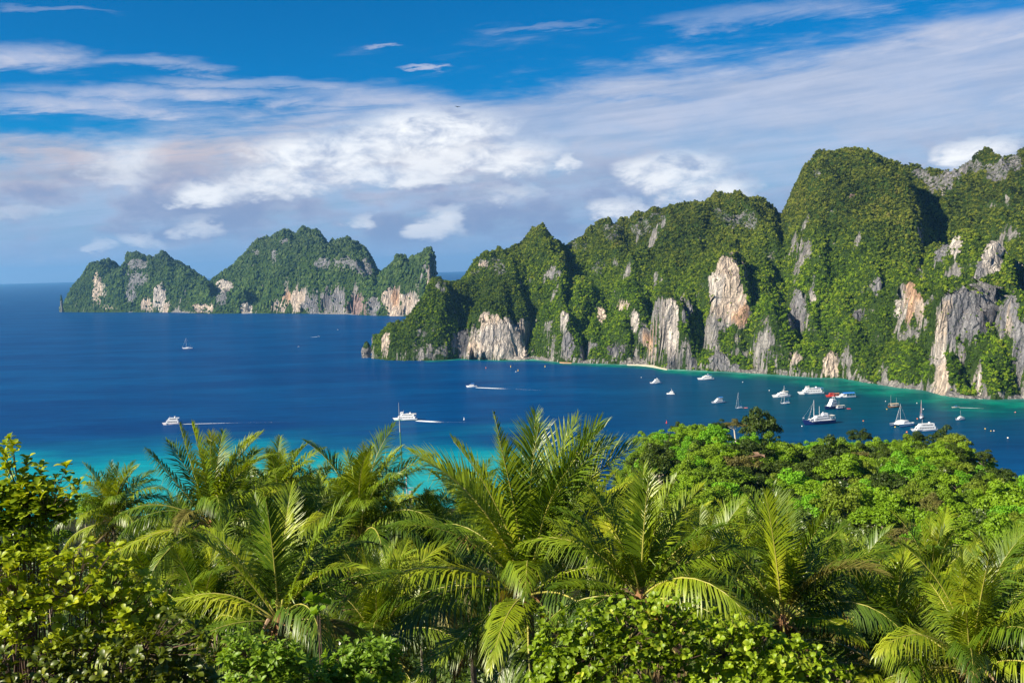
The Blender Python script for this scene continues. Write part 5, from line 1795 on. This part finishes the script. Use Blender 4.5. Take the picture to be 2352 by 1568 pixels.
def house(root, cx, z, l, w, h, mat='white', rake=0.0, n=6, win=(0.45, 0.35), name='cabin', roof=None, over=0.25, taper=0.08, front=True, topx=1.0):
    """a deckhouse with a row of windows on each side and across its front"""
    mb = MB()
    mb.box(cx, 0, z, l, w, h, taper, rake, topx)
    c_ = mb.build(name, PAINT[mat], root)
    if n:
        zw, hw = z + h * win[0], h * win[1]
        span = l * 0.84 - rake
        pitch = span / n
        yy = w / 2 * (1 - taper * (win[0] + win[1] / 2)) + 0.02
        wm = None
        for k in range(n):
            x = cx - l / 2 + l * 0.08 + pitch * (k + 0.5)
            for sg in (-1, 1):
                if wm is None:
                    mb = MB()
                    mb.box(0, 0, 0, pitch * 0.66, 0.07, hw)
                    wm = mb.mesh('window')
                obj('window', wm, PAINT['dark'], c_, loc=(x, sg * yy, zw))
        if front:
            mb = MB()
            ft = rake * (win[0] + win[1] * 0.1) / 1.0
            xx = cx + l / 2 - ft
            rk = rake * win[1]
            mb.poly([(xx + 0.05, -w * 0.40, zw), (xx + 0.05, w * 0.40, zw), (xx - rk + 0.05, w * 0.37, zw + hw), (xx - rk + 0.05, -w * 0.37, zw + hw),
                     (xx - 0.05, -w * 0.40, zw), (xx - 0.05, w * 0.40, zw), (xx - rk - 0.05, w * 0.37, zw + hw), (xx - rk - 0.05, -w * 0.37, zw + hw)], [(0, 1, 2, 3), (7, 6, 5, 4), (0, 4, 5, 1), (1, 5, 6, 2), (2, 6, 7, 3), (3, 7, 4, 0)])
            mb.build('windscreen', PAINT['dark'], c_)
    if roof:
        mb = MB()
        mb.box(cx - rake / 2, 0, z + h + 0.005, l - rake + over * 2, w * (1 - taper) + over, 0.14)
        mb.build('roof', PAINT[roof], c_)
    return c_


def pole(root, x, y, z0, z1, r_, mat='alu', name='mast', dx_=0.0):
    mb = MB()
    mb.tube([(x, y, z0), (x + dx_, y, z1)], [r_, r_ * 0.6], 6)
    return mb.build(name, PAINT[mat], root)


def canopy(root, cx, z, l, w, mat, z_deck, name='canopy', arch=0.25, posts=3):
    mb = MB()
    n = 6
    pts = []
    for e in (-l / 2, l / 2):
        for i in range(n + 1):
            a_ = math.pi * i / n
            pts.append((cx + e, -w / 2 * math.cos(a_), z + arch * math.sin(a_)))
        for i in range(n + 1):
            a_ = math.pi * i / n
            pts.append((cx + e, -w / 2 * math.cos(a_) * 0.97, z + arch * math.sin(a_) - 0.08))
    m2 = 2 * (n + 1)
    fs = [(i, i + 1, m2 + i + 1, m2 + i) for i in range(n)] + [(n + 1 + i, m2 + n + 1 + i, m2 + n + 2 + i, n + 2 + i) for i in range(n)]
    fs += [(i, n + 1 + i, n + 2 + i, i + 1) for i in range(n)] + [(m2 + i, m2 + i + 1, m2 + n + 2 + i, m2 + n + 1 + i) for i in range(n)]
    mb.poly(pts, fs)
    c_ = mb.build(name, PAINT[mat], root)
    for k in range(posts):
        for sg in (-1, 1):
            mb = MB()
            x = cx - l / 2 + 0.1 + (l - 0.2) * k / max(1, posts - 1)
            mb.tube([(x, sg * w * 0.47, z_deck), (x, sg * w * 0.47, z)], [0.05, 0.05], 4)
            mb.build('post', PAINT['white'], c_)
    return c_


def rail(root, L, W, z, x0=-0.45, x1=0.35, h=0.9):
    mb = MB()
    for sg in (-1, 1):
        mb.tube([(x0 * L, sg * W * 0.46, z + h), (x1 * L, sg * W * 0.44, z + h * 1.05)], [0.035, 0.035], 4)
        for k in range(7):
            x = (x0 + (x1 - x0) * k / 6) * L
            mb.tube([(x, sg * W * 0.46, z - 0.1), (x, sg * W * 0.46, z + h)], [0.03, 0.03], 4)
    mb.build('railing', PAINT['white'], root)


def place(x, y, wd, heading):
    """where the hull meets the water, and its true length from its apparent width"""
    p = on_sea(x, y)
    los = math.atan2(p.x, p.y)
    hd = R_(heading)
    L = wd * K / F_PX * p.y / max(0.35, abs(math.cos(hd + los)))
    return p, L, hd


FLEET = 'boats anchored in the bay'


def motor_yacht(label, x, y, wd, heading, decks=1, fly=True, arch=True, can=None, stripe=None, hullm='white', mast=0.0, boot='navy', tall=1.0, tender=False, group=FLEET):
    p, L, hd = place(x, y, wd, heading)
    W, H = L * 0.30, L * 0.105 * tall
    root = thing('motor_yacht', label, 'boat', p, hd, group)
    hull(root, L, W, H, hullm, deck='white', stripe=stripe, boot=boot)
    z = H * 1.02
    ch = L * 0.105 * tall
    house(root, -0.06 * L, z, L * 0.56, W * 0.78, ch, 'white', ch * 1.1, 5, roof='white')
    z += ch + 0.15
    if decks > 1:
        house(root, -0.10 * L, z, L * 0.42, W * 0.66, ch * 0.9, 'white', ch, 4, name='upper_cabin', roof='white')
        z += ch * 0.9 + 0.15
    if fly:
        mb = MB()
        mb.box(-0.10 * L, 0, z, L * 0.26, W * 0.55, ch * 0.45, 0.1, ch * 0.3)
        mb.build('flybridge', PAINT['white'], root)
    if arch:
        mb = MB()
        xx = -0.20 * L
        hh_ = ch * 1.15
        for sg in (-1, 1):
            mb.tube([(xx, sg * W * 0.27, z), (xx + 0.04 * L, sg * W * 0.23, z + hh_)], [0.16, 0.13], 5)
        mb.tube([(xx + 0.04 * L, -W * 0.23, z + hh_), (xx + 0.04 * L, W * 0.23, z + hh_)], [0.14, 0.14], 5)
        mb.ball((xx + 0.04 * L, 0, z + hh_ + 0.35), 0.35, 0.35, 0.3)
        mb.build('radar_arch', PAINT['white'], root)
    if can:
        canopy(root, -0.24 * L, z + ch * 0.75, L * 0.30, W * 0.62, can, z)
    if mast:
        pole(root, -0.1 * L, 0, z, z + mast, 0.06)
    rail(root, L, W, H * 1.1)
    if tender:
        mb = MB()
        mb.box(-0.60 * L, 0.1 * W, -0.1, L * 0.12, W * 0.3, 0.55, -0.2)
        mb.build('swim_platform', PAINT['navy'], root)
    return root


def sailboat(label, x, y, wd, heading, top, hullm='white', cover='blue', furled='white', stripe='blue', bimini='blue', group='sailing yachts at anchor', L=None):
    p, L0, hd = place(x, y, wd, heading)
    L = L or L0
    W, H = L * 0.29, L * 0.085
    root = thing('sailing_yacht', label, 'sailing yacht', p, hd, group)
    hull(root, L, W, H, hullm, fine=0.35, deck='white', stripe=stripe, boot='navy')
    house(root, 0.02 * L, H * 1.0, L * 0.36, W * 0.55, L * 0.045, 'white', L * 0.04, 3, taper=0.2, front=False)
    mh = at(x, top, p.y).z
    pole(root, 0.08 * L, 0, H, mh, 0.11)
    mb = MB()
    mb.tube([(0.08 * L, 0, H + 0.09 * L), (-0.33 * L, 0, H + 0.095 * L)], [0.09, 0.09], 6)
    b_ = mb.build('boom', PAINT['alu'], root)
    mb = MB()
    mb.tube([(0.06 * L, 0, H + 0.11 * L), (-0.10 * L, 0, H + 0.115 * L), (-0.30 * L, 0, H + 0.105 * L)], [0.22, 0.24, 0.12], 6)
    mb.build('sail_cover', PAINT[cover], b_)
    mb = MB()
    mb.tube([(0.47 * L, 0, H * 1.3), (0.08 * L, 0, mh * 0.97)], [0.08, 0.04], 5)
    mb.build('furled_jib', PAINT[furled], root)
    mb = MB()
    mb.tube([(-0.48 * L, 0, H * 1.1), (0.08 * L, 0, mh)], [0.02, 0.02], 4)
    for sg in (-1, 1):
        mb.tube([(0.06 * L, sg * W * 0.47, H), (0.08 * L, sg * W * 0.2, mh * 0.6), (0.08 * L, 0, mh * 0.98)], [0.02, 0.02, 0.02], 4)
    mb.tube([(0.08 * L, -W * 0.22, mh * 0.6), (0.08 * L, W * 0.22, mh * 0.6)], [0.03, 0.03], 4)
    mb.build('rigging', PAINT['alu'], root)
    if bimini:
        canopy(root, -0.30 * L, H + 0.20 * L, 0.2 * L, W * 0.7, bimini, H, 'bimini', 0.15, 2)
    return root


def ferry(label, x, y, wd, heading, decks=2, hullm='white', stripe=None, boot=None, roof='white', open_aft=None, mast=3.0, bow_house=True, group=FLEET, people=0, tall=1.0):
    p, L, hd = place(x, y, wd, heading)
    W, H = L * 0.23, L * 0.07 * tall
    root = thing('passenger_ferry', label, 'ferry', p, hd, group)
    hull(root, L, W, H, hullm, deck='white', stripe=stripe, boot=boot, sheer=0.8)
    z = H * 1.03
    hh_ = max(2.2, L * 0.075) * tall
    for k in range(decks):
        l = L * (0.72 - 0.12 * k)
        house(root, (-0.06 - 0.02 * k) * L, z, l, W * (0.86 - 0.06 * k), hh_, 'white', hh_ * (0.9 if k else 0.5), 9 - k, win=(0.42, 0.36), name='lower_cabin' if k == 0 else 'upper_cabin', roof=roof)
        z += hh_ + 0.16
    if bow_house:
        house(root, 0.12 * L, z, L * 0.13, W * 0.5, hh_ * 0.75, 'white', hh_ * 0.3, 2, name='wheelhouse', roof='white')
    if open_aft:
        canopy(root, -0.30 * L, z - hh_ * 0.1, L * 0.34, W * 0.8, open_aft, z - hh_ - 0.1, posts=4)
    pole(root, 0.05 * L, 0, z, z + mast, 0.09, 'white')
    mb = MB()
    mb.box(-0.22 * L, 0, z, L * 0.05, W * 0.25, hh_ * 0.6, 0.2)
    mb.build('funnel', PAINT['white'], root)
    rail(root, L, W, H * 1.1, -0.47, 0.42)
    return root


# moored boats, left to right
motor_yacht('white flybridge motor yacht with radar dome, leftmost of the moored boats', 1505, 880, 26, 192, 2, mast=0.0)
motor_yacht('small white cabin boat with a tall stubby tower, below the leftmost motor yacht', 1540, 905, 19, 168, 2, False, True, mast=4.0, tall=1.2)
motor_yacht('long white motor yacht with dark blue aft canopy close to the grey shore rocks', 1620, 871.5, 37, 186, 1, True, True, can='blue')
motor_yacht('white and blue motor cruiser with blue awning, alone in the grey cliff reflection', 1648, 925, 29, 200, 2, False, False, can='sky', stripe='blue', tender=True)
sailboat('small sailing yacht with bare mast in the cliff reflection, a pink dinghy astern', 1697, 937, 15, 205, 900)
motor_yacht('white catamaran-bowed yacht with low cabin, behind the small blue sailing yacht', 1793, 911, 40, 188, 1, True, True, can='cream', boot='white', hullm='white', mast=4.0)
sailboat('light blue sailing yacht with bimini, in front of the catamaran-bowed yacht', 1803, 926, 20, 190, 884, 'white', stripe='blue')
ferry('long white double-deck ferry with red bow structure near the green shallows', 1861, 904, 58, 183, 2, 'white', roof='white', open_aft='blue', mast=3.0)
# red boat and the white one with the long blue roof lie side by side
p, L, hd = place(1913, 910, 34, 185)
root = thing('tour_boat', 'bright red boat moored behind the white one with the blue roof', 'boat', p, hd, FLEET)
hull(root, L, L * 0.26, L * 0.10, 'red', deck='red')
house(root, 0.10 * L, L * 0.10, L * 0.30, L * 0.18, L * 0.13, 'red', L * 0.03, 3, roof='red')
canopy(root, -0.18 * L, L * 0.20, L * 0.42, L * 0.2, 'orange', L * 0.1)
p, L, hd = place(1941, 912, 44, 184)
root = thing('tour_boat', 'white open-sided boat with a long arched blue roof, beside the red boat', 'boat', p, hd, FLEET)
hull(root, L, L * 0.26, L * 0.07, 'white', deck='white', boot='blue')
house(root, 0.12 * L, L * 0.07, L * 0.34, L * 0.2, L * 0.11, 'white', L * 0.14, 3)
canopy(root, -0.16 * L, L * 0.22, L * 0.58, L * 0.24, 'sky', L * 0.07, arch=0.7, posts=5)
motor_yacht('tall navy-hulled motor yacht with slanted white arch, moored behind the two-masted ship', 1909, 938, 30, 212, 2, True, True, hullm='navy', boot=None, tall=1.35)
p, L, hd = place(1929, 938.5, 20, 195)
root = thing('tour_boat', 'small dark blue boat with pale roof tied alongside the tall navy-hulled yacht', 'boat', p, hd, FLEET)
hull(root, L, L * 0.30, L * 0.13, 'navy', deck='grey')
house(root, 0.05 * L, L * 0.12, L * 0.62, L * 0.24, L * 0.18, 'white', L * 0.08, 4)
canopy(root, -0.05 * L, L * 0.36, L * 0.85, L * 0.28, 'cream', L * 0.12, arch=0.15)
pole(root, 0.1 * L, 0, L * 0.3, L * 0.9, 0.06)
# the two-masted ship
p, L, hd = place(1879, 973, 71, 197)
root = thing('two_masted_ship', 'large two-masted cruise ship with navy hull and white decks, nearest the wooded crest', 'ship', p, hd)
W, H = L * 0.22, L * 0.098
hull(root, L, W, H, 'navy', deck='grey', sheer=0.9)
mb = MB()
mb.box(-0.10 * L, 0, H * 0.98, L * 0.66, W * 0.90, H * 0.12)
mb.build('bulwark', PAINT['white'], root)
house(root, -0.10 * L, H * 1.1, L * 0.54, W * 0.74, L * 0.062, 'white', L * 0.03, 10, name='lower_cabin', roof='white')
house(root, -0.08 * L, H * 1.1 + L * 0.068, L * 0.40, W * 0.6, L * 0.052, 'white', L * 0.05, 8, name='upper_cabin', roof='white')
house(root, 0.24 * L, H * 1.1, L * 0.10, W * 0.5, L * 0.05, 'white', L * 0.02, 2, name='deckhouse')
zt = H * 1.1 + L * 0.125
mb = MB()
mb.box(-0.20 * L, 0, zt, L * 0.16, W * 0.5, L * 0.055, 0.1, 0.3)
mb.build('bridge', PAINT['white'], root)
canopy(root, -0.40 * L, H * 1.3 + L * 0.09, L * 0.16, W * 0.8, 'cream', H * 1.3, 'awning', 0.2, 3)
t1, t2 = at(1876, 917, p.y).z, at(1883, 932, p.y).z
pole(root, 0.13 * L, 0, zt, t1, 0.20, 'white', 'foremast')
pole(root, -0.04 * L, 0, zt, t2, 0.16, 'white', 'aftmast')
mb = MB()
for q in (0.30, 0.27):
    mb.tube([(q * L, (q - 0.285) * 8, H * 1.8), (0.13 * L, 0, t1 * 0.98)], [0.06, 0.04], 4)
mb.tube([(0.49 * L, 0, H * 1.8), (0.13 * L, 0, t1 * 0.9)], [0.03, 0.03], 4)
mb.tube([(0.13 * L, -1.2, t1 * 0.62), (0.13 * L, 1.2, t1 * 0.62)], [0.06, 0.06], 4)
mb.build('rigging', PAINT['alu'], root)
mb = MB()
mb.ball((-0.14 * L, 0.8, zt + 2.6), 0.6, 0.6, 0.6)
mb.build('radar_dome', PAINT['white'], root)
for (q, nm) in ((0.47, 'bow'), (-0.46, 'stern')):
    mb = MB()
    mb.tube([(q * L, 0, H * 1.5), (q * L, 0, H * 1.5 + 2.4)], [0.05, 0.04], 4)
    mb.poly([(q * L, 0.03, H * 1.5 + 2.4), (q * L - 1.3, 0.2, H * 1.5 + 2.2), (q * L - 1.3, 0.2, H * 1.5 + 1.4), (q * L, 0.03, H * 1.5 + 1.5)], [(0, 1, 2, 3)])
    mb.build('flag', PAINT['white'], root)
rail(root, L, W, H * 1.5, -0.48, 0.2)
# dark wooden boat
p, L, hd = place(2052, 935, 26, 190)
root = thing('wooden_boat', 'dark wooden boat with pale awning and two thin poles, near the green shallows', 'boat', p, hd, FLEET)
hull(root, L, L * 0.32, L * 0.13, 'wood', sheer=0.7, deck='wood')
house(root, -0.05 * L, L * 0.13, L * 0.45, L * 0.22, L * 0.12, 'cream', L * 0.04, 4)
canopy(root, -0.02 * L, L * 0.30, L * 0.72, L * 0.29, 'tanawn', L * 0.13, arch=0.35, posts=4)
pole(root, 0.22 * L, 0, L * 0.1, L * 0.95, 0.06)
pole(root, -0.25 * L, 0, L * 0.1, L * 0.75, 0.05)
# catamaran
p, L, hd = place(2070, 977, 31, 215)
root = thing('sailing_catamaran', 'white sailing catamaran seen from ahead, just beyond the dark spreading crest tree', 'catamaran', p, hd)
for sg in (-1, 1):
    hull(root, L, L * 0.14, L * 0.11, 'white', y0=sg * L * 0.22, fine=0.3, deck='white', boot='blue')
mb = MB()
mb.box(-0.10 * L, 0, L * 0.075, L * 0.62, L * 0.44, L * 0.05)
mb.build('bridge_deck', PAINT['white'], root)
house(root, -0.06 * L, L * 0.125, L * 0.42, L * 0.40, L * 0.09, 'white', L * 0.12, 3, taper=0.2)
mh = at(2069, 926, p.y).z
pole(root, 0.06 * L, 0, L * 0.12, mh, 0.14)
mb = MB()
mb.tube([(0.05 * L, 0, L * 0.27), (-0.36 * L, 0, L * 0.27)], [0.16, 0.12], 6)
mb.build('boom', PAINT['dark'], root)
mb = MB()
mb.tube([(0.44 * L, 0, L * 0.12), (0.06 * L, 0, mh * 0.95)], [0.11, 0.05], 5)
mb.build('furled_jib', PAINT['white'], root)
mb = MB()
for sg in (-1, 1):
    mb.tube([(-0.1 * L, sg * L * 0.24, L * 0.12), (0.06 * L, 0, mh * 0.95)], [0.025, 0.025], 4)
mb.build('rigging', PAINT['alu'], root)
sailboat('sailing yacht pointing towards us with red-edged furled sail, behind the white ferry', 2116, 960, 9, 244, 917, furled='pink', L=11.5)
ferry('white double-deck ferry with twin blue bows, cut off by the broad olive crest tree', 2121, 989, 56, 186, 2, 'white', boot='blue', roof='white', mast=4.0, bow_house=False)
motor_yacht('small white and blue cabin boat with thin mast, rightmost of the anchored boats', 2204, 964, 18, 200, 1, True, False, stripe='blue', mast=6.0, tall=1.3)

WAKE, t, o_ = new_mat('wake_foam')
pos = coords(t)
f1 = noise(t, pos, 0.55, 6, 0.75)
sp = t.nodes.new('ShaderNodeAttribute')
sp.attribute_name = 'thick'
al = (N(t, sp.outputs['Fac']) * 1.5 + (f1 - 0.5) * 1.6 - 0.25).sstep(0.15, 0.75)
t.links.new(mixs(t, al, bsdf(t, 'ShaderNodeBsdfTransparent', (1, 1, 1)), bsdf(t, 'ShaderNodeBsdfDiffuse', (0.78, 0.82, 0.84))), o_.inputs[0])


def wake(x0, y0, x1, y1, w0, w1, fade=1.0):
    """foam trail on the water, from the stern to where it dies away"""
    a, b = on_sea(x0, y0, 0.06), on_sea(x1, y1, 0.06)
    d = (b - a)
    s = Vector((-d.y, d.x, 0)).normalized()
    n, m_ = 40, 6
    V, T = [], []
    for i in range(n + 1):
        t_ = i / n
        c_ = a + d * t_
        w = w0 + (w1 - w0) * t_ ** 0.7
        for j in range(m_ + 1):
            u = 2 * j / m_ - 1
            V.append(tuple(c_ + s * w * u))
            T.append((1 - t_) ** 1.1 * fade * (1 - abs(u) ** 3) * (1.0 if t_ > 0.02 else 0.5))
    I = np.arange((n + 1) * (m_ + 1)).reshape(n + 1, m_ + 1)
    me = mesh_np('wake', V, np.stack([I[:-1, :-1], I[:-1, 1:], I[1:, 1:], I[1:, :-1]], -1).reshape(-1, 4))
    add_attr(me, 'thick', 'FLOAT', T)
    o = obj('wake', me, WAKE)
    o['kind'] = 'stuff'
    return o


# boats under way
def speedboat(label, x, y, wd, heading, can='sky', group=None):
    p, L, hd = place(x, y, wd, heading)
    root = thing('speedboat', label, 'speedboat', p, hd, group)
    W, H = L * 0.30, L * 0.12
    hull(root, L, W, H, 'white', deck='white', fine=0.4)
    house(root, 0.02 * L, H, L * 0.46, W * 0.7, L * 0.10, 'white', L * 0.10, 3)
    canopy(root, -0.10 * L, H + L * 0.20, L * 0.30, W * 0.7, can, H)
    mb = MB()
    mb.box(-0.5 * L, -W * 0.2, 0.0, L * 0.05, W * 0.16, H * 1.2)
    mb.box(-0.5 * L, W * 0.2, 0.0, L * 0.05, W * 0.16, H * 1.2)
    mb.build('outboard_motor', PAINT['dark'], root)
    return root


speedboat('white speedboat with blue top running left in mid bay, long foam wake', 1083, 888, 26, 183)
wake(1093, 889, 1195, 893, 2.2, 5.0, 1.25)
wake(1180, 892.5, 1420, 903, 1.6, 3.0, 0.42)
ferry('green and white ferry under way, passing behind the thin green mast', 930, 964, 57, 176, 2, 'white', boot='green', mast=3.5, open_aft='cream')
wake(957, 965, 1040, 970, 3.2, 6.5, 1.2)
wake(1000, 968, 1380, 972, 1.2, 4.0, 0.36)
ferry('white tour boat with red trim running left, thin straight wake, above the tall upswept palm', 393, 974, 40, 184, 2, 'white', stripe='red', mast=2.0, open_aft='white', bow_house=False, tall=1.15)
wake(412, 973, 620, 968, 1.3, 1.6, 1.0)
wake(560, 969.6, 960, 964, 1.0, 2.4, 0.38)
sailboat('distant white sailing yacht with bare mast on the open sea below the left island', 430, 800, 22, 178, 775, 'white', bimini=None, group=None)
speedboat('tiny distant speedboat trailing a thin wake below the right island', 733, 772, 5, 10)
wake(730, 772.3, 700, 775, 2.0, 3.0, 1.0)
speedboat('tiny white boat alone on the open sea between the far sailing yacht and the headland', 686, 796, 5, 200, 'white')
speedboat('tiny distant boat just left of the headland foot', 776, 757, 4, 20, 'white')
# long-tail boat
p, L, hd = place(2194, 935, 16, 190)
root = thing('longtail_boat', 'narrow wooden longtail boat heading left with thin wake, under the grey cliffs', 'boat', p, hd)
hull(root, L, L * 0.17, L * 0.07, 'cream', sheer=1.6, fine=0.3, deck='wood')
canopy(root, -0.05 * L, L * 0.20, L * 0.35, L * 0.15, 'blue', L * 0.07, posts=2)
mb = MB()
mb.tube([(-0.42 * L, 0, L * 0.12), (-0.62 * L, 0, -0.1)], [0.06, 0.03], 5)
mb.build('tail_shaft', PAINT['dark'], root)
wake(2203, 935, 2300, 938, 0.9, 1.6, 0.95)


def dinghy(label, x, y, wd, heading, mat):
    p, L, hd = place(x, y, wd, heading)
    root = thing('dinghy', label, 'dinghy', p, hd)
    mb = MB()
    for sg in (-1, 1):
        mb.tube([(-0.5 * L, sg * L * 0.2, 0.18), (0.2 * L, sg * L * 0.2, 0.22), (0.5 * L, 0.02 * sg, 0.4)], [0.24, 0.24, 0.16], 6)
    mb.build('tube', PAINT[mat], root)
    mb = MB()
    mb.box(-0.12 * L, 0, 0.0, 0.7 * L, 0.36 * L, 0.12)
    mb.build('floor', PAINT['grey'], root)
    mb = MB()
    mb.box(-0.5 * L, 0, 0.1, 0.12 * L, 0.12 * L, 0.5)
    mb.build('outboard_motor', PAINT['dark'], root)


dinghy('pink and white dinghy trailing behind the small sailing yacht in the cliff reflection', 1713, 936, 8, 190, 'pink')
dinghy('red dinghy trailing behind the small dark blue boat', 1949, 938, 8, 182, 'red')
dinghy('dark blue dinghy lying off the port bow of the white catamaran', 2048, 974, 10, 184, 'navy')


def buoy(label, x, y, size, mat, kind_='ball', group='mooring buoys in the bay'):
    p = on_sea(x, y)
    root = thing('mooring_buoy' if kind_ == 'ball' else 'channel_marker', label, 'buoy', p, 0, group)
    s = size * 0.8
    mb = MB()
    if kind_ == 'ball':
        mb.ball((0, 0, s * 0.3), s, s, s * 0.9, 10, 7)
        mb.build('float', PAINT[mat], root, True)
        mb = MB()
        mb.tube([(0, 0, s), (0, 0, s * 1.5)], [s * 0.12, s * 0.12], 5)
        mb.build('ring', PAINT['dark'], root)
    else:
        mb.tube([(0, 0, -0.2), (0, 0, 0.5 * s), (0, 0, 0.7 * s)], [0.62 * s, 0.62 * s, 0.3 * s], 10)
        mb.build('float', PAINT[mat], root)
        mb = MB()
        mb.tube([(0, 0, 0.6 * s), (0, 0, 1.9 * s)], [0.36 * s, 0.16 * s], 6)
        mb.build('tower', PAINT[mat], root)
        mb = MB()
        mb.ball((0, 0, 2.05 * s), 0.22 * s, 0.22 * s, 0.22 * s)
        mb.build('topmark', PAINT[mat], root)


buoy('red channel marker buoy standing off the left end of the wooded crest', 1531, 971, 1.5, 'red', 'mark')
buoy('white channel marker right of the ferry wake, above the largest palm', 1066, 963, 1.4, 'white', 'mark')
for (x, y, l) in ((1173, 842, 'left'), (1190, 851, 'middle'), (1252, 842, 'right')):
    buoy('yellow marker buoy before the pale bluff, %s one of the three' % l, x, y, 1.5, 'yellow', 'mark', 'yellow markers below the bluff')
buoy('small orange marker buoy below the headland gully', 1116, 845, 1.3, 'orange', 'mark', 'yellow markers below the bluff')
buoy('small white float beside the middle yellow marker', 1185, 853, 0.9, 'white')
for (x, y, s, m_, l) in [(1983, 966, 0.75, 'orange', 'orange buoy between the two-masted ship and the catamaran'), (2037, 939, 0.7, 'yellow', 'yellow buoy at the left bow of the dark wooden boat'), (2034, 921, 0.6, 'white', 'pale buoy above the dark wooden boat'),
                         (2083, 992, 1.0, 'orange', 'large orange buoy left of the white ferry with blue bows'), (2056, 980, 0.8, 'yellow', 'yellow buoy touching the catamaran bow'), (2107, 961, 0.8, 'orange', 'orange buoy just left of the sailing yacht pointing towards us'),
                         (2121, 939, 0.7, 'white', 'pale buoy right of the mast of the sailing yacht pointing towards us'), (2106, 925, 0.6, 'white', 'pale buoy in the green shallows above that yacht mast'), (2263, 984, 0.7, 'yellow', 'yellow buoy right of the small cabin boat, above a pair of floats'),
                         (2276, 989, 0.6, 'yellow', 'left float of the pair at the right of the bay'), (2283, 988.5, 0.6, 'white', 'right float of the pair at the right of the bay'), (2315, 1005, 0.9, 'cream', 'cream buoy nearest the right edge, above the falling crest'),
                         (2332, 946, 0.7, 'pink', 'small pinkish buoy near the right edge beyond the longtail wake'), (1767, 896, 0.8, 'white', 'white buoy left of the catamaran-bowed yacht'), (1706, 877, 0.7, 'white', 'white buoy right of the long motor yacht by the shore'),
                         (1842, 978, 0.7, 'white', 'white buoy under the bow of the two-masted ship'), (1473, 866, 0.7, 'white', 'white buoy left of the leftmost moored motor yacht')]:
    buoy(l, x, y, s, m_)

# ------------------------------------------------------------------ birds
FEATHER = plain('brown_feathers', (0.17, 0.105, 0.065), 0.8, 0, 0.3, 6.0)


def bird(label, x, y, Y, span, yaw, mat):
    p = at(x, y, Y)
    root = thing('bird', label, 'bird', p, R_(yaw))
    s = span / 2
    mb = MB()
    mb.tube([(0.42 * s, 0, 0.03 * s), (0.33 * s, 0, 0.05 * s), (0.1 * s, 0, 0.03 * s), (-0.25 * s, 0, 0), (-0.62 * s, 0, 0.0)], [0.02 * s, 0.075 * s, 0.12 * s, 0.09 * s, 0.015 * s], 7)
    for sg in (-1, 1):
        pts = [(0.16 * s, sg * 0.06 * s, 0.07 * s), (0.22 * s, sg * 0.50 * s, 0.20 * s), (0.02 * s, sg * 1.0 * s, 0.10 * s), (-0.10 * s, sg * 0.55 * s, 0.16 * s), (-0.14 * s, sg * 0.06 * s, 0.05 * s)]
        mb.poly(pts + [(q[0], q[1], q[2] - 0.02 * s) for q in pts], [(0, 1, 2), (0, 2, 3), (0, 3, 4), (7, 6, 5), (8, 7, 5), (9, 8, 5), (0, 5, 6, 1), (1, 6, 7, 2), (2, 7, 8, 3), (3, 8, 9, 4)])
    mb.poly([(-0.35 * s, -0.05 * s, 0), (-0.35 * s, 0.05 * s, 0), (-0.75 * s, 0.14 * s, 0.01 * s), (-0.75 * s, -0.14 * s, 0.01 * s)], [(0, 1, 2, 3)])
    mb.build('body', mat, root)


bird('brown bird gliding low over the wooded slope below the big dark crest tree', 1742, 1046, 60, 1.7, 12, FEATHER)
bird('tiny dark bird high in the sky above the white cloud', 1051, 245, 120, 0.9, 130, PAINT['dark'])

# ------------------------------------------------------------------ air
m, t, o_ = new_mat('sea_air')
pv = t.nodes.new('ShaderNodeVolumePrincipled')
pv.inputs['Color'].default_value = (0.22, 0.56, 1.0, 1)
pv.inputs['Density'].default_value = 3.8e-5
pv.inputs['Anisotropy'].default_value = 0.2
t.links.new(pv.outputs[0], o_.inputs['Volume'])
mb = MB()
mb.box(0, 13500, -8.0, 91000, 34000, 468.0)
hz = mb.build('haze', m)
hz['kind'] = 'stuff'
